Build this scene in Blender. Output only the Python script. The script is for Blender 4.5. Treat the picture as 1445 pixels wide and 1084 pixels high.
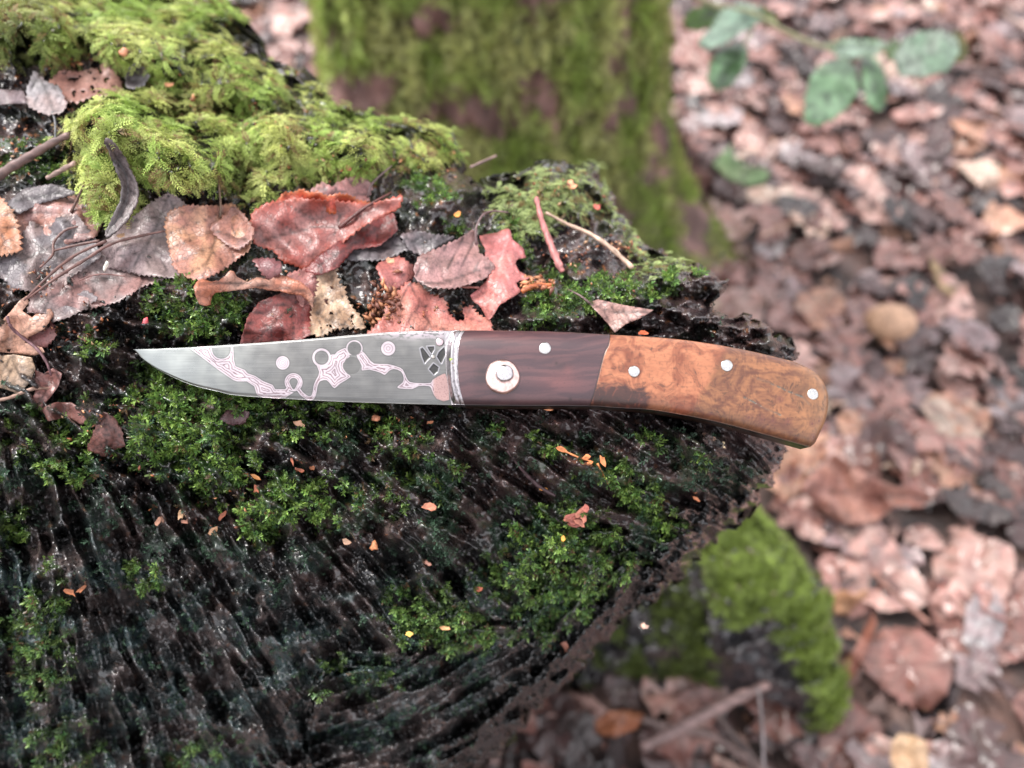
import bpy, math, random
import numpy as np
from mathutils.geometry import delaunay_2d_cdt
from mathutils import Vector
random.seed(7); np.random.seed(7)
for o in list(bpy.data.objects): bpy.data.objects.remove(o)
SC = bpy.context.scene; COL = SC.collection
# ------------------------------------------------------------------ camera (1 unit = 1 cm)
SC.unit_settings.scale_length = 0.01
H = 67.0; PITCH = math.radians(52); F = 1051.0; CX, CY = 722.5, 542.0
cam = bpy.data.cameras.new('camera'); camo = bpy.data.objects.new('camera', cam); COL.objects.link(camo)
camo.location = (0, 0, H); camo.rotation_euler = (math.radians(90) - PITCH, 0, 0)
cam.sensor_width = 100; cam.lens = 100 * F / 1445.0; cam.clip_start = 0.5; cam.clip_end = 20000
cam.dof.use_dof = True; cam.dof.focus_distance = 22.7; cam.dof.aperture_fstop = (cam.lens * 1e-3) / 0.41
SC.camera = camo
# ------------------------------------------------------------------ overcast daylight
W = bpy.data.worlds.new('World'); SC.world = W; W.use_nodes = True
nt = W.node_tree; bg = nt.nodes['Background']
sky = nt.nodes.new('ShaderNodeTexSky'); sky.sky_type = 'NISHITA'; sky.sun_disc = False
sky.sun_elevation = math.radians(63); sky.sun_rotation = math.radians(-64)
sky.air_density = 1.0; sky.dust_density = 3.0
mx = nt.nodes.new('ShaderNodeMix'); mx.data_type = 'RGBA'; mx.inputs[0].default_value = 0.72
nt.links.new(sky.outputs[0], mx.inputs[6]); mx.inputs[7].default_value = (10.2, 9.9, 10.1, 1)
nt.links.new(mx.outputs[2], bg.inputs[0]); bg.inputs[1].default_value = 0.108
sun = bpy.data.lights.new('sun', 'SUN'); sun.energy = 2.5; sun.angle = math.radians(22); sun.color = (1, .96, .92)
suno = bpy.data.objects.new('sun', sun); COL.objects.link(suno); suno.rotation_euler = (math.radians(-14), math.radians(-27), 0)
SC.view_settings.view_transform = 'Standard'; SC.view_settings.look = 'None'
SC.view_settings.exposure = 0.94; SC.view_settings.gamma = 1
SC.cycles.max_bounces = 5; SC.cycles.diffuse_bounces = 2; SC.cycles.glossy_bounces = 2
SC.cycles.transmission_bounces = 2; SC.cycles.caustics_reflective = False; SC.cycles.caustics_refractive = False
SC.cycles.use_denoising = True
# ------------------------------------------------------------------ maths helpers
cp, sp = math.cos(PITCH), math.sin(PITCH)
AX = np.array([0, cp, -sp]); UP = np.array([0, sp, cp]); RT = np.array([1., 0, 0]); CAM = np.array([0, 0, H])
def unproj(px, py, d):
    px, py, d = np.broadcast_arrays(np.asarray(px, float), np.asarray(py, float), np.asarray(d, float))
    u = (px - CX) / F * d; v = (CY - py) / F * d
    return CAM + d[..., None] * AX + u[..., None] * RT + v[..., None] * UP
def proj(P):
    q = np.asarray(P, float) - CAM; d = q @ AX
    return CX + (q @ RT) / d * F, CY - (q @ UP) / d * F, d
def ground_d(py):
    return H / (sp - (CY - np.asarray(py, float)) / F * cp)
_rs = np.random.RandomState(3); _P = _rs.permutation(4096); _G = _rs.rand(4096) * 2 * np.pi
_GX, _GY = np.cos(_G), np.sin(_G)
def noise2(x, y, seed=0):
    x = np.asarray(x, float) + seed * 17.13; y = np.asarray(y, float) + seed * 31.7
    xi = np.floor(x).astype(np.int64); yi = np.floor(y).astype(np.int64); fx = x - xi; fy = y - yi
    def g(i, j, dx, dy):
        h = _P[(_P[(xi + i) & 4095] + yi + j) & 4095]
        return _GX[h] * dx + _GY[h] * dy
    u = fx * fx * fx * (fx * (fx * 6 - 15) + 10); v = fy * fy * fy * (fy * (fy * 6 - 15) + 10)
    a = g(0, 0, fx, fy); b = g(1, 0, fx - 1, fy); c = g(0, 1, fx, fy - 1); d = g(1, 1, fx - 1, fy - 1)
    return 1.5 * ((a * (1 - u) + b * u) * (1 - v) + (c * (1 - u) + d * u) * v)
def fbm(x, y, seed=0, oct=4, gain=.5):
    s = 0; a = 1; f = 1
    for k in range(oct):
        s = s + a * noise2(x * f, y * f, seed + k * 5); a *= gain; f *= 2.03
    return s
def blur(a, n, it=2):
    for _ in range(it):
        for ax in (0, 1):
            cs_ = np.cumsum(np.concatenate([np.repeat(a.take([0], ax), n + 1, ax), a, np.repeat(a.take([-1], ax), n, ax)], ax), ax)
            L_ = a.shape[ax]; a = (cs_.take(range(2 * n + 1, 2 * n + 1 + L_), ax) - cs_.take(range(0, L_), ax)) / (2 * n + 1)
    return a
def sstep(a, b, x): t = np.clip((x - a) / (b - a), 0, 1); return t * t * (3 - 2 * t)
def polydist(px, py, poly, closed=True):
    P = np.asarray(poly, float); Q = np.roll(P, -1, 0)
    if not closed: P, Q = P[:-1], Q[:-1]
    best = np.full(px.shape, 1e9)
    for a, b in zip(P, Q):
        ab = b - a; L = ab @ ab + 1e-12
        t = np.clip(((px - a[0]) * ab[0] + (py - a[1]) * ab[1]) / L, 0, 1)
        d = (px - a[0] - t * ab[0]) ** 2 + (py - a[1] - t * ab[1]) ** 2
        best = np.minimum(best, d)
    return np.sqrt(best)
def inside(px, py, poly):
    P = np.asarray(poly, float); Q = np.roll(P, -1, 0); r = np.zeros(px.shape, bool)
    for a, b in zip(P, Q):
        if a[1] == b[1]: continue
        c = ((a[1] > py) != (b[1] > py)) & (px < (b[0] - a[0]) * (py - a[1]) / (b[1] - a[1]) + a[0])
        r ^= c
    return r
def sdist(px, py, poly): return np.where(inside(px, py, poly), 1, -1) * polydist(px, py, poly)
def smooth_poly(pts, n=4, closed=True):
    P = np.asarray(pts, float); N = len(P); out = []
    rng = range(N) if closed else range(N - 1)
    for i in rng:
        if closed: p0, p1, p2, p3 = P[i - 1], P[i], P[(i + 1) % N], P[(i + 2) % N]
        else: p0, p1, p2, p3 = P[max(i - 1, 0)], P[i], P[i + 1], P[min(i + 2, N - 1)]
        for k in range(n):
            t = k / n
            out.append(.5 * ((2 * p1) + (-p0 + p2) * t + (2 * p0 - 5 * p1 + 4 * p2 - p3) * t * t + (-p0 + 3 * p1 - 3 * p2 + p3) * t ** 3))
    if not closed: out.append(P[-1])
    return np.array(out)
# ------------------------------------------------------------------ object helpers
def tag(o, label=None, cat=None, group=None, kind=None):
    if label: o['label'] = label
    if cat: o['category'] = cat
    if group: o['group'] = group
    if kind: o['kind'] = kind
    return o
def mesh(name, V, Fc, mat, parent=None, col=None, smooth=True):
    V = np.asarray(V, float)
    if parent is not None: V = V - np.array(parent_loc(parent))
    me = bpy.data.meshes.new(name)
    if isinstance(Fc, np.ndarray):
        k = Fc.shape[1]; n = len(Fc)
        me.vertices.add(len(V)); me.vertices.foreach_set('co', V.astype(np.float32).ravel())
        me.loops.add(n * k); me.loops.foreach_set('vertex_index', Fc.astype(np.int32).ravel())
        me.polygons.add(n); me.polygons.foreach_set('loop_start', np.arange(0, n * k, k, dtype=np.int32))
        me.update(calc_edges=True); me.validate()
    else:
        me.from_pydata([tuple(v) for v in V], [], Fc)
    if smooth: me.polygons.foreach_set('use_smooth', np.ones(len(me.polygons), bool))
    if col is not None:
        a = me.color_attributes.new('Col', 'FLOAT_COLOR', 'POINT')
        c = np.ones((len(V), 4), np.float32); c[:, :3] = np.clip(col, 0, 4); a.data.foreach_set('color', c.ravel())
    me.materials.append(mat)
    o = bpy.data.objects.new(name, me); COL.objects.link(o)
    if parent is not None: o.parent = parent
    return o
def parent_loc(p):
    l = np.array(p.location)
    while p.parent: p = p.parent; l = l + np.array(p.location)
    return l
def empty(name, loc, **k):
    o = bpy.data.objects.new(name, None); o.location = tuple(loc); o.empty_display_size = 1; COL.objects.link(o); return tag(o, **k)
def grid_faces(nx, ny, keep=None):
    i = np.arange(nx * ny).reshape(ny, nx)
    q = np.stack([i[:-1, :-1], i[1:, :-1], i[1:, 1:], i[:-1, 1:]], -1).reshape(-1, 4)
    if keep is not None: q = q[keep.ravel()[q].all(1)]
    return q
def tube(P, R, seg=6):
    P = np.asarray(P, float); R = np.broadcast_to(np.asarray(R, float), (len(P),)); T = np.gradient(P, axis=0)
    T /= np.linalg.norm(T, axis=1)[:, None] + 1e-9; ref = np.array([0, .3, 1.]); V = []
    for p, t, r in zip(P, T, R):
        a = np.cross(t, ref); a /= np.linalg.norm(a) + 1e-9; b = np.cross(t, a)
        for k in range(seg):
            th = 2 * math.pi * k / seg; V.append(p + r * (a * math.cos(th) + b * math.sin(th)))
    Fc = []
    n = len(P)
    for i in range(n - 1):
        for k in range(seg):
            Fc.append([i * seg + k, i * seg + (k + 1) % seg, (i + 1) * seg + (k + 1) % seg, (i + 1) * seg + k])
    Fc.append(list(range(seg))[::-1]); Fc.append([(n - 1) * seg + k for k in range(seg)])
    return np.array(V), Fc
# ------------------------------------------------------------------ materials
def mat_vc(name, rough=.5, metal=0, coat=0, coat_rough=.15, bump=0, bscale=4, spec=.5, transl=0, rvar=0, bstretch=None, objcol=False, sheen=0, vary=0.0):
    m = bpy.data.materials.new(name); m.use_nodes = True; n = m.node_tree; L = n.links
    b = n.nodes['Principled BSDF']; out = n.nodes['Material Output']
    at = n.nodes.new('ShaderNodeAttribute'); at.attribute_name = 'Col'; c = at.outputs['Color']
    tc = n.nodes.new('ShaderNodeTexCoord'); vec = tc.outputs['Object']
    if bstretch:
        mp = n.nodes.new('ShaderNodeMapping'); mp.inputs['Scale'].default_value = bstretch; L.new(vec, mp.inputs[0]); bv = mp.outputs[0]
    else: bv = vec
    if objcol:
        oi = n.nodes.new('ShaderNodeObjectInfo'); mm = n.nodes.new('ShaderNodeMix'); mm.data_type = 'RGBA'; mm.blend_type = 'MULTIPLY'; mm.inputs[0].default_value = 1
        L.new(c, mm.inputs[6]); L.new(oi.outputs['Color'], mm.inputs[7]); c = mm.outputs[2]
    if vary:
        nz = n.nodes.new('ShaderNodeTexNoise'); nz.inputs['Scale'].default_value = bscale * .35; nz.inputs['Detail'].default_value = 6; L.new(vec, nz.inputs['Vector'])
        mr = n.nodes.new('ShaderNodeMapRange'); mr.inputs[1].default_value = .3; mr.inputs[2].default_value = .7; mr.inputs[3].default_value = 1 - vary; mr.inputs[4].default_value = 1 + vary
        L.new(nz.outputs[0], mr.inputs[0]); mv = n.nodes.new('ShaderNodeVectorMath'); mv.operation = 'SCALE'; L.new(c, mv.inputs[0]); L.new(mr.outputs[0], mv.inputs['Scale']); c = mv.outputs[0]
    L.new(c, b.inputs['Base Color'])
    b.inputs['Roughness'].default_value = rough; b.inputs['Metallic'].default_value = metal; b.inputs['Specular IOR Level'].default_value = spec
    b.inputs['Coat Weight'].default_value = coat; b.inputs['Coat Roughness'].default_value = coat_rough
    if rvar:
        nz = n.nodes.new('ShaderNodeTexNoise'); nz.inputs['Scale'].default_value = bscale * .4; nz.inputs['Detail'].default_value = 4; L.new(vec, nz.inputs['Vector'])
        mr = n.nodes.new('ShaderNodeMapRange'); mr.inputs[1].default_value = .3; mr.inputs[2].default_value = .7; mr.inputs[3].default_value = max(.04, rough - rvar); mr.inputs[4].default_value = rough + rvar
        L.new(nz.outputs[0], mr.inputs[0]); L.new(mr.outputs[0], b.inputs['Roughness'])
    if bump:
        nz = n.nodes.new('ShaderNodeTexNoise'); nz.inputs['Scale'].default_value = bscale; nz.inputs['Detail'].default_value = 7; nz.inputs['Roughness'].default_value = .6
        L.new(bv, nz.inputs['Vector']); bp = n.nodes.new('ShaderNodeBump'); bp.inputs['Strength'].default_value = min(1, bump * 5); bp.inputs['Distance'].default_value = bump
        L.new(nz.outputs[0], bp.inputs['Height']); L.new(bp.outputs[0], b.inputs['Normal'])
        if coat: L.new(bp.outputs[0], b.inputs['Coat Normal'])
    if transl:
        tr = n.nodes.new('ShaderNodeBsdfTranslucent'); ms = n.nodes.new('ShaderNodeMixShader'); ms.inputs[0].default_value = transl
        L.new(c, tr.inputs[0]); L.new(b.outputs[0], ms.inputs[1]); L.new(tr.outputs[0], ms.inputs[2]); L.new(ms.outputs[0], out.inputs[0])
    return m
M_WOOD = mat_vc('wet_rotten_wood', .30, coat=1.0, coat_rough=.24, bump=.035, bscale=11, rvar=.2, vary=.4)
M_LEAF = mat_vc('wet_dead_leaf', .46, coat=.45, coat_rough=.34, bump=.01, bscale=9, transl=.15, rvar=.1, vary=.16)
def leaf_net(m, scale=5.5, dist=.012):
    n = m.node_tree; L = n.links; b = n.nodes['Principled BSDF']; tc = n.nodes.new('ShaderNodeTexCoord'); vo = n.nodes.new('ShaderNodeTexVoronoi'); vo.feature = 'DISTANCE_TO_EDGE'; vo.inputs['Scale'].default_value = scale
    nz = n.nodes.new('ShaderNodeTexNoise'); nz.inputs['Scale'].default_value = scale; ad = n.nodes.new('ShaderNodeVectorMath'); ad.operation = 'MULTIPLY_ADD'; ad.inputs[1].default_value = (.12, .12, .12); L.new(tc.outputs['Object'], nz.inputs['Vector']); L.new(nz.outputs['Color'], ad.inputs[0]); L.new(tc.outputs['Object'], ad.inputs[2]); L.new(ad.outputs[0], vo.inputs['Vector'])
    mr = n.nodes.new('ShaderNodeMapRange'); mr.inputs[1].default_value = 0; mr.inputs[2].default_value = .12; L.new(vo.outputs['Distance'], mr.inputs[0])
    bp = n.nodes.new('ShaderNodeBump'); bp.inputs['Strength'].default_value = .5; bp.inputs['Distance'].default_value = dist; L.new(mr.outputs[0], bp.inputs['Height'])
    old = b.inputs['Normal'].links[0].from_node; L.new(bp.outputs[0], old.inputs['Normal'])
    src = b.inputs['Base Color'].links[0].from_socket; mm = n.nodes.new('ShaderNodeVectorMath'); mm.operation = 'SCALE'; m2 = n.nodes.new('ShaderNodeMapRange'); m2.inputs[3].default_value = .72; m2.inputs[4].default_value = 1.05; L.new(mr.outputs[0], m2.inputs[0]); L.new(src, mm.inputs[0]); L.new(m2.outputs[0], mm.inputs['Scale'])
    sp_ = n.nodes.new('ShaderNodeTexNoise'); sp_.inputs['Scale'].default_value = 14; sp_.inputs['Detail'].default_value = 3; L.new(tc.outputs['Object'], sp_.inputs['Vector']); m3 = n.nodes.new('ShaderNodeMapRange'); m3.inputs[1].default_value = .60; m3.inputs[2].default_value = .70; m3.inputs[3].default_value = 1; m3.inputs[4].default_value = .45; L.new(sp_.outputs[0], m3.inputs[0])
    m4 = n.nodes.new('ShaderNodeVectorMath'); m4.operation = 'SCALE'; L.new(mm.outputs[0], m4.inputs[0]); L.new(m3.outputs[0], m4.inputs['Scale']); L.new(m4.outputs[0], b.inputs['Base Color'])
leaf_net(M_LEAF)
M_DRY = mat_vc('dry_debris', .6, coat=.15, bump=.03, bscale=12, vary=.3)
M_MOSS = mat_vc('feather_moss', .5, spec=.4, transl=.3)
M_MOSSL = mat_vc('leafy_moss', .3, spec=.5, coat=.35, coat_rough=.2, transl=.22)
M_GREEN = mat_vc('bramble_leaf', .4, coat=.3, coat_rough=.3, bump=.05, bscale=2, transl=.2)
M_SOIL = mat_vc('soil', .55, coat=.3, coat_rough=.35, bump=.3, bscale=1.2, vary=.5, rvar=.15)
M_BARK = mat_vc('tree_bark', .7, bump=.3, bscale=.9, bstretch=(1, 1, .35), vary=.4)
M_LITTER = mat_vc('litter_leaf', .38, coat=.7, coat_rough=.28, bump=.1, bscale=1.6, transl=.08, objcol=True, vary=.22, rvar=.15)
M_LITTERV = mat_vc('litter_leaf_mass', .38, coat=.7, coat_rough=.28, bump=.1, bscale=1.6, vary=.22, rvar=.15)
M_STEEL = mat_vc('satin_steel', .34, metal=1, bump=.0018, bscale=6, bstretch=(.35, 9, 9), rvar=.10)
M_BRIGHT = mat_vc('bright_steel', .28, metal=1, bump=.006, bscale=14)
M_SCALE = mat_vc('oiled_wood', .36, coat=.5, coat_rough=.28, bump=.004, bscale=10, bstretch=(.5, 3, 3), spec=.5)
# ================================================================== KNIFE PLANE
KT = math.radians(10); KN = math.cos(KT) * (-AX) + math.sin(KT) * UP; KP = unproj(680, 524, 22.7)
def K(px, py, h):
    """point on the knife's own plane raised h above its middle plane"""
    px = np.asarray(px, float); py = np.asarray(py, float)
    r = AX + ((px - CX) / F)[..., None] * RT + ((CY - py) / F)[..., None] * UP
    h = np.asarray(h, float); t = ((KP - CAM) @ KN + h) / (r @ KN)
    return CAM + r * t[..., None]
KX = np.array([1., 0, 0]); KY = np.cross(KN, KX)
blade_top = smooth_poly([(188, 493), (260, 490.5), (336, 486), (430, 479), (533, 470), (590, 467.5), (640, 466.5)], 12, False)
blade_bot = smooth_poly([(188, 493.6), (197, 504), (223, 522), (266, 541.5), (305, 551.5), (336, 557.5), (430, 563.5), (504, 567), (590, 569.5), (642, 571)], 12, False)
hand_top = smooth_poly([(657, 466.5), (720, 467), (790, 468.5), (860, 472.5), (940, 477.5), (1000, 485), (1060, 496), (1118, 510)], 12, False)
hand_bot = smooth_poly([(656, 571.5), (740, 572.5), (832, 573), (870, 575.5), (915, 578), (960, 585), (1010, 595), (1060, 608), (1100, 619), (1143, 631)], 12, False)
hand_end = smooth_poly([(1118, 510), (1145, 523), (1160, 538), (1167, 556), (1168, 574), (1164, 594), (1156, 612), (1149, 626), (1143, 631)], 12, False)
hand_left = smooth_poly([(657, 466.5), (650, 484), (647.5, 508), (648, 535), (651, 555), (656, 571.5)], 8, False)
knife_outline = np.vstack([blade_top, hand_top, hand_end, hand_bot[::-1], blade_bot[::-1]])
# ================================================================== STUMP
ctrl = np.array([(0, 0, 31), (200, 0, 34), (330, 0, 36), (0, 200, 26.5), (200, 200, 27.5), (400, 150, 31), (600, 250, 29), (640, 190, 32), (850, 240, 31.5),
 (900, 350, 28.5), (1010, 395, 26.5), (0, 400, 23.6), (250, 430, 24.0), (450, 400, 25), (700, 400, 25.4), (850, 420, 25), (1100, 490, 24.8), (200, 500, 23.7), (450, 520, 23.7),
 (700, 520, 24.0), (950, 530, 24.1), (1120, 520, 24.6), (0, 600, 23.2), (300, 630, 23.2), (600, 640, 23.3), (900, 660, 23.6), (1080, 680, 25), (0, 850, 24.6), (300, 850, 24.8),
 (600, 880, 25.3), (850, 850, 26.3), (0, 1084, 28.5), (300, 1084, 28.6), (600, 1084, 29.5), (-300, 500, 25), (-300, 0, 33), (-300, 1084, 30), (0, 1300, 35),
 (500, 1300, 36), (-300, 1300, 36), (0, -200, 38), (300, -200, 44), (1200, 900, 32), (1200, 300, 32), (1300, 600, 30), (900, 0, 45), (900, 1300, 38)], float)
cxy = ctrl[:, :2] / 300
def _tps(r2): return np.where(r2 > 1e-12, .5 * r2 * np.log(r2 + 1e-12), 0)
n_ = len(ctrl); A = np.zeros((n_ + 3, n_ + 3)); A[:n_, :n_] = _tps(((cxy[:, None] - cxy[None]) ** 2).sum(-1)) + .02 * np.eye(n_)
A[:n_, n_] = 1; A[:n_, n_ + 1:] = cxy; A[n_, :n_] = 1; A[n_ + 1:, :n_] = cxy.T
wts = np.linalg.solve(A, np.r_[ctrl[:, 2], 0, 0, 0])
BUMPS = [ # cx, cy, rx, ry, angle, amount toward the viewer (cm)
 (155, 185, 55, 42, 0, 1.7), (262, 222, 62, 42, 10, 1.6), (150, 260, 30, 30, 0, .5), (410, 185, 55, 36, 10, 1.3), (300, 105, 90, 30, 15, 1.4), (180, 60, 90, 30, 10, 1.2), (40, 35, 60, 38, 0, 1.5),
 (560, 190, 60, 22, 5, 1.2), (500, 215, 34, 24, 20, 1.6), (330, 50, 60, 26, 20, .8), (470, 265, 40, 20, 0, .6),
 (615, 290, 42, 30, -25, 1.5), (650, 265, 16, 26, 20, 1.3), (560, 275, 26, 20, 0, .8), (790, 265, 60, 32, 10, 1.5), (830, 330, 50, 30, 0, .5), (740, 320, 40, 30, 0, .3),
 (275, 402, 58, 24, -18, .95), (170, 425, 60, 13, -30, .5), (300, 445, 40, 26, 0, .6), (130, 495, 50, 16, 0, .4), (180, 520, 45, 18, 12, .5),
 (245, 465, 62, 7, 10, .7), (770, 450, 62, 9, -3, .8), (730, 440, 18, 14, 0, .3), (940, 390, 68, 17, -10, 1.0), (1000, 405, 30, 12, 5, .8), (960, 440, 60, 17, 12, .9), (1050, 472, 55, 17, 16, .9),
 (860, 408, 90, 16, -8, .6), (1090, 495, 26, 12, 25, .4), (450, 440, 90, 40, 0, -.7), (650, 440, 40, 20, 0, -.5), (110, 350, 90, 60, 0, -.4),
 (400, 700, 46, 34, 15, .5), (280, 620, 80, 34, 20, .35), (800, 800, 90, 80, 0, .55), (835, 710, 60, 22, 30, .5), (700, 640, 80, 16, 30, .45), (620, 620, 60, 14, 35, .4),
 (940, 600, 90, 18, 15, .3), (1000, 650, 70, 18, 25, .45), (870, 640, 80, 13, 28, .4), (620, 900, 90, 60, 0, .4), (720, 880, 16, 60, -30, -.6), (560, 800, 22, 90, -25, -.7),
 (100, 700, 40, 110, -8, .4), (190, 850, 20, 130, -14, -1.0), (330, 870, 70, 120, -25, .5), (20, 850, 18, 120, 0, -.7), (450, 960, 70, 40, -10, .5), (480, 1040, 80, 16, -12, -.8), (600, 1050, 60, 20, -20, .5),
 (110, 640, 30, 22, 20, -.6), (160, 655, 26, 14, 0, -.7), (520, 600, 26, 12, 0, -.6), (380, 660, 40, 20, 0, -.4), (210, 400, 0.1, 1, 0, 0)]
def macro(px, py):
    X = np.stack([px, py], -1) / 300.; s = wts[n_] + X @ wts[n_ + 1:]
    for (c, w) in zip(cxy, wts[:n_]): s = s + w * _tps(((X - c) ** 2).sum(-1))
    for (cx, cy, rx, ry, an, am) in BUMPS:
        a = math.radians(an); dx = px - cx; dy = py - cy; u = dx * math.cos(a) + dy * math.sin(a); v = -dx * math.sin(a) + dy * math.cos(a)
        s = s - am * (1.9 if cy < 270 and cx < 600 else 1) * np.exp(-((u / rx) ** 2 + (v / ry) ** 2))
    return s
ANG = [(250, 800, 64), (0, 700, 80), (100, 950, 76), (420, 820, 56), (350, 1000, 62), (800, 640, 30), (950, 700, 24), (620, 650, 38), (1050, 480, 22), (1050, 620, 40), (920, 400, -12), (300, 480, 9), (250, 410, -22),
 (520, 1030, 160), (650, 980, 150), (560, 850, 50), (150, 550, 25), (760, 460, -4), (0, 500, 40), (600, 280, 120), (850, 850, 130), (700, 780, 45)]
def angfield(px, py):
    c = 0; s = 0
    for (x, y, a) in ANG:
        w = 1 / (((px - x) ** 2 + (py - y) ** 2) / 1e4 + .15) ** 2; t = math.radians(a) * 2
        c = c + w * math.cos(t); s = s + w * math.sin(t)
    return np.mod(np.arctan2(s, c) / 2, math.pi)
def fibre(px, py, lw, ll, seed, oct=2):
    th = angfield(px, py); NB = 18; b = th / math.pi * NB; i0 = np.floor(b).astype(int) % NB; fr = b - np.floor(b); fr = sstep(.25, .75, fr)
    out = np.zeros_like(px); wx = px + 5 * noise2(px / 50, py / 50, seed + 2); wy = py + 5 * noise2(px / 50, py / 50, seed + 3)
    for k in range(NB):
        w = np.where(i0 == k, 1 - fr, 0) + np.where((i0 + 1) % NB == k, fr, 0); m = w > 0
        if not m.any(): continue
        a = math.pi * k / NB; X = wx[m]; Y = wy[m]; al = X * math.cos(a) + Y * math.sin(a); ac = -X * math.sin(a) + Y * math.cos(a)
        out[m] += w[m] * fbm(al / ll, ac / lw, seed, oct)
    return out
stump_outline = [(-330, -120), (120, -150), (262, -40), (335, 12), (352, 72), (425, 100), (452, 128), (485, 148), (560, 165), (625, 172), (643, 195), (648, 232), (680, 262), (705, 258), (740, 238), (790, 227), (838, 233), (862, 262), (880, 305),
 (900, 330), (940, 352), (960, 368), (1005, 382), (1026, 398), (1018, 415), (1000, 428), (1012, 438), (1045, 446), (1075, 448), (1098, 476), (1124, 500), (1126, 530), (1108, 560), (1112, 590), (1106, 640), (1088, 690), (1045, 735), (1000, 775), (968, 812), (925, 845), (880, 882),
 (842, 925), (800, 965), (752, 1005), (722, 1045), (690, 1075), (640, 1150), (560, 1300), (-330, 1300)]
so = smooth_poly(stump_outline, 3)
rs = np.random.RandomState(5); so = so + rs.randn(*so.shape) * np.array([2.2, 2.2])
kmask_pts = knife_outline
def make_field(step, x0, x1, y0, y1):
    nx = int((x1 - x0) / step) + 1; ny = int((y1 - y0) / step) + 1
    px, py = np.meshgrid(np.linspace(x0, x1, nx), np.linspace(y0, y1, ny)); return px, py, nx, ny
SX0, SX1, SY0, SY1, ST = -330., 1140., -140., 1300., 2.3
px, py, NX, NY = make_field(ST, SX0, SX1, SY0, SY1)
# coarse macro then upsample by evaluating directly in float32-size chunks
def chunked(fn, px, py, n=60000):
    f = px.ravel(); g = py.ravel(); return np.concatenate([fn(f[i:i + n], g[i:i + n]) for i in range(0, len(f), n)]).reshape(px.shape)
Dm = chunked(macro, px, py)
upper = sstep(560, 420, py); leafzone = sstep(40, 0, polydist(px, py, [(0, 300), (120, 340), (450, 380), (650, 400)], False) - 28) * sstep(500, 440, py)
FEATHER = [[(-340, -160), (330, -40), (352, 72), (430, 108), (485, 150), (640, 182), (650, 222), (600, 235), (540, 222), (520, 245), (470, 262), (395, 262), (352, 300), (330, 285), (300, 255), (235, 262), (200, 250), (180, 320), (140, 300), (105, 250), (95, 190), (100, 145), (170, 118), (200, 95), (120, 84), (-340, 120)],
           [(680, 262), (740, 240), (838, 236), (868, 290), (900, 335), (860, 330), (800, 300), (770, 340), (730, 330), (690, 300)], [(880, 350), (950, 352), (985, 380), (905, 385)]]
fm = np.full(px.shape, -1e9)
for P in FEATHER: fm = np.maximum(fm, chunked(lambda a, b: sdist(a, b, P), px, py))
fm = fm + 14 * fbm(px / 30, py / 30, 40, 3); feather_m = sstep(-4, 12, fm)
LEAFY = [(285, 440, 62, 38, 0, .9), (232, 425, 26, 22, 0, .5), (133, 487, 22, 18, -30, .9), (215, 530, 34, 20, 30, .8), (110, 610, 60, 30, 20, .35), (300, 578, 130, 24, 5, 1), (255, 612, 72, 50, 0, 1), (308, 655, 50, 46, 20, .9), (365, 735, 26, 30, 0, 1), (425, 705, 50, 34, 10, .7), (450, 600, 60, 26, 0, .4), (560, 612, 46, 18, 10, .7), (590, 650, 60, 30, 30, .35),
 (800, 812, 92, 86, 0, 1), (748, 765, 26, 40, 0, .6), (846, 770, 30, 40, 0, .6), (905, 705, 60, 20, 38, 1), (942, 748, 30, 22, 10, 1), (880, 668, 46, 18, 30, .8), (790, 640, 40, 16, 30, .7), (694, 606, 14, 9, 0, .9), (630, 882, 76, 34, 8, 1), (590, 850, 40, 30, 0, .5), (700, 830, 40, 40, 0, .5),
 (860, 412, 96, 20, -9, 1), (775, 428, 34, 28, 20, .9), (935, 400, 40, 14, -10, 1), (1000, 388, 18, 8, 10, .3), (738, 462, 14, 10, 0, .8), (870, 462, 14, 8, 0, .6), (640, 322, 24, 14, 0, .6), (600, 262, 40, 24, 20, .75), (710, 345, 40, 26, 30, .75), (730, 300, 20, 20, 0, .5), (780, 380, 40, 16, 10, .5),
 (60, 905, 34, 84, 5, .75), (18, 740, 26, 24, 0, .7), (88, 645, 42, 34, 0, .6), (206, 820, 30, 24, 0, .6), (20, 890, 30, 20, 0, .7), (80, 1060, 50, 50, 0, .45), (260, 1070, 70, 24, -10, .35), (500, 955, 60, 30, 0, .3), (10, 225, 70, 30, 0, .7), (75, 235, 40, 22, 0, .6), (330, 330, 30, 20, 0, .5), (395, 690, 20, 20, 0, .8), (540, 700, 50, 26, 30, .3), (45, 620, 40, 30, 0, .35), (960, 640, 60, 14, 20, .25), (-150, 700, 120, 200, 0, .3)]
lm = np.zeros(px.shape); ed0 = chunked(lambda a, b: sdist(a, b, so), px, py); rimz = sstep(640, 720, py) * sstep(560, 680, px)
for (cx, cy, rx, ry, an, am) in LEAFY:
    a = math.radians(an); u = (px - cx) * math.cos(a) + (py - cy) * math.sin(a); v = -(px - cx) * math.sin(a) + (py - cy) * math.cos(a)
    lm = np.maximum(lm, am * sstep(1.45, .55, np.sqrt((u / rx) ** 2 + (v / ry) ** 2)))
lm = lm * (1 - rimz * sstep(62, 40, ed0)); leafy_m = np.clip(lm * 1.25 + 1.5 * fbm(px / 20, py / 20, 71, 4) * (lm > .02) - .42, 0, 1)
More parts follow.
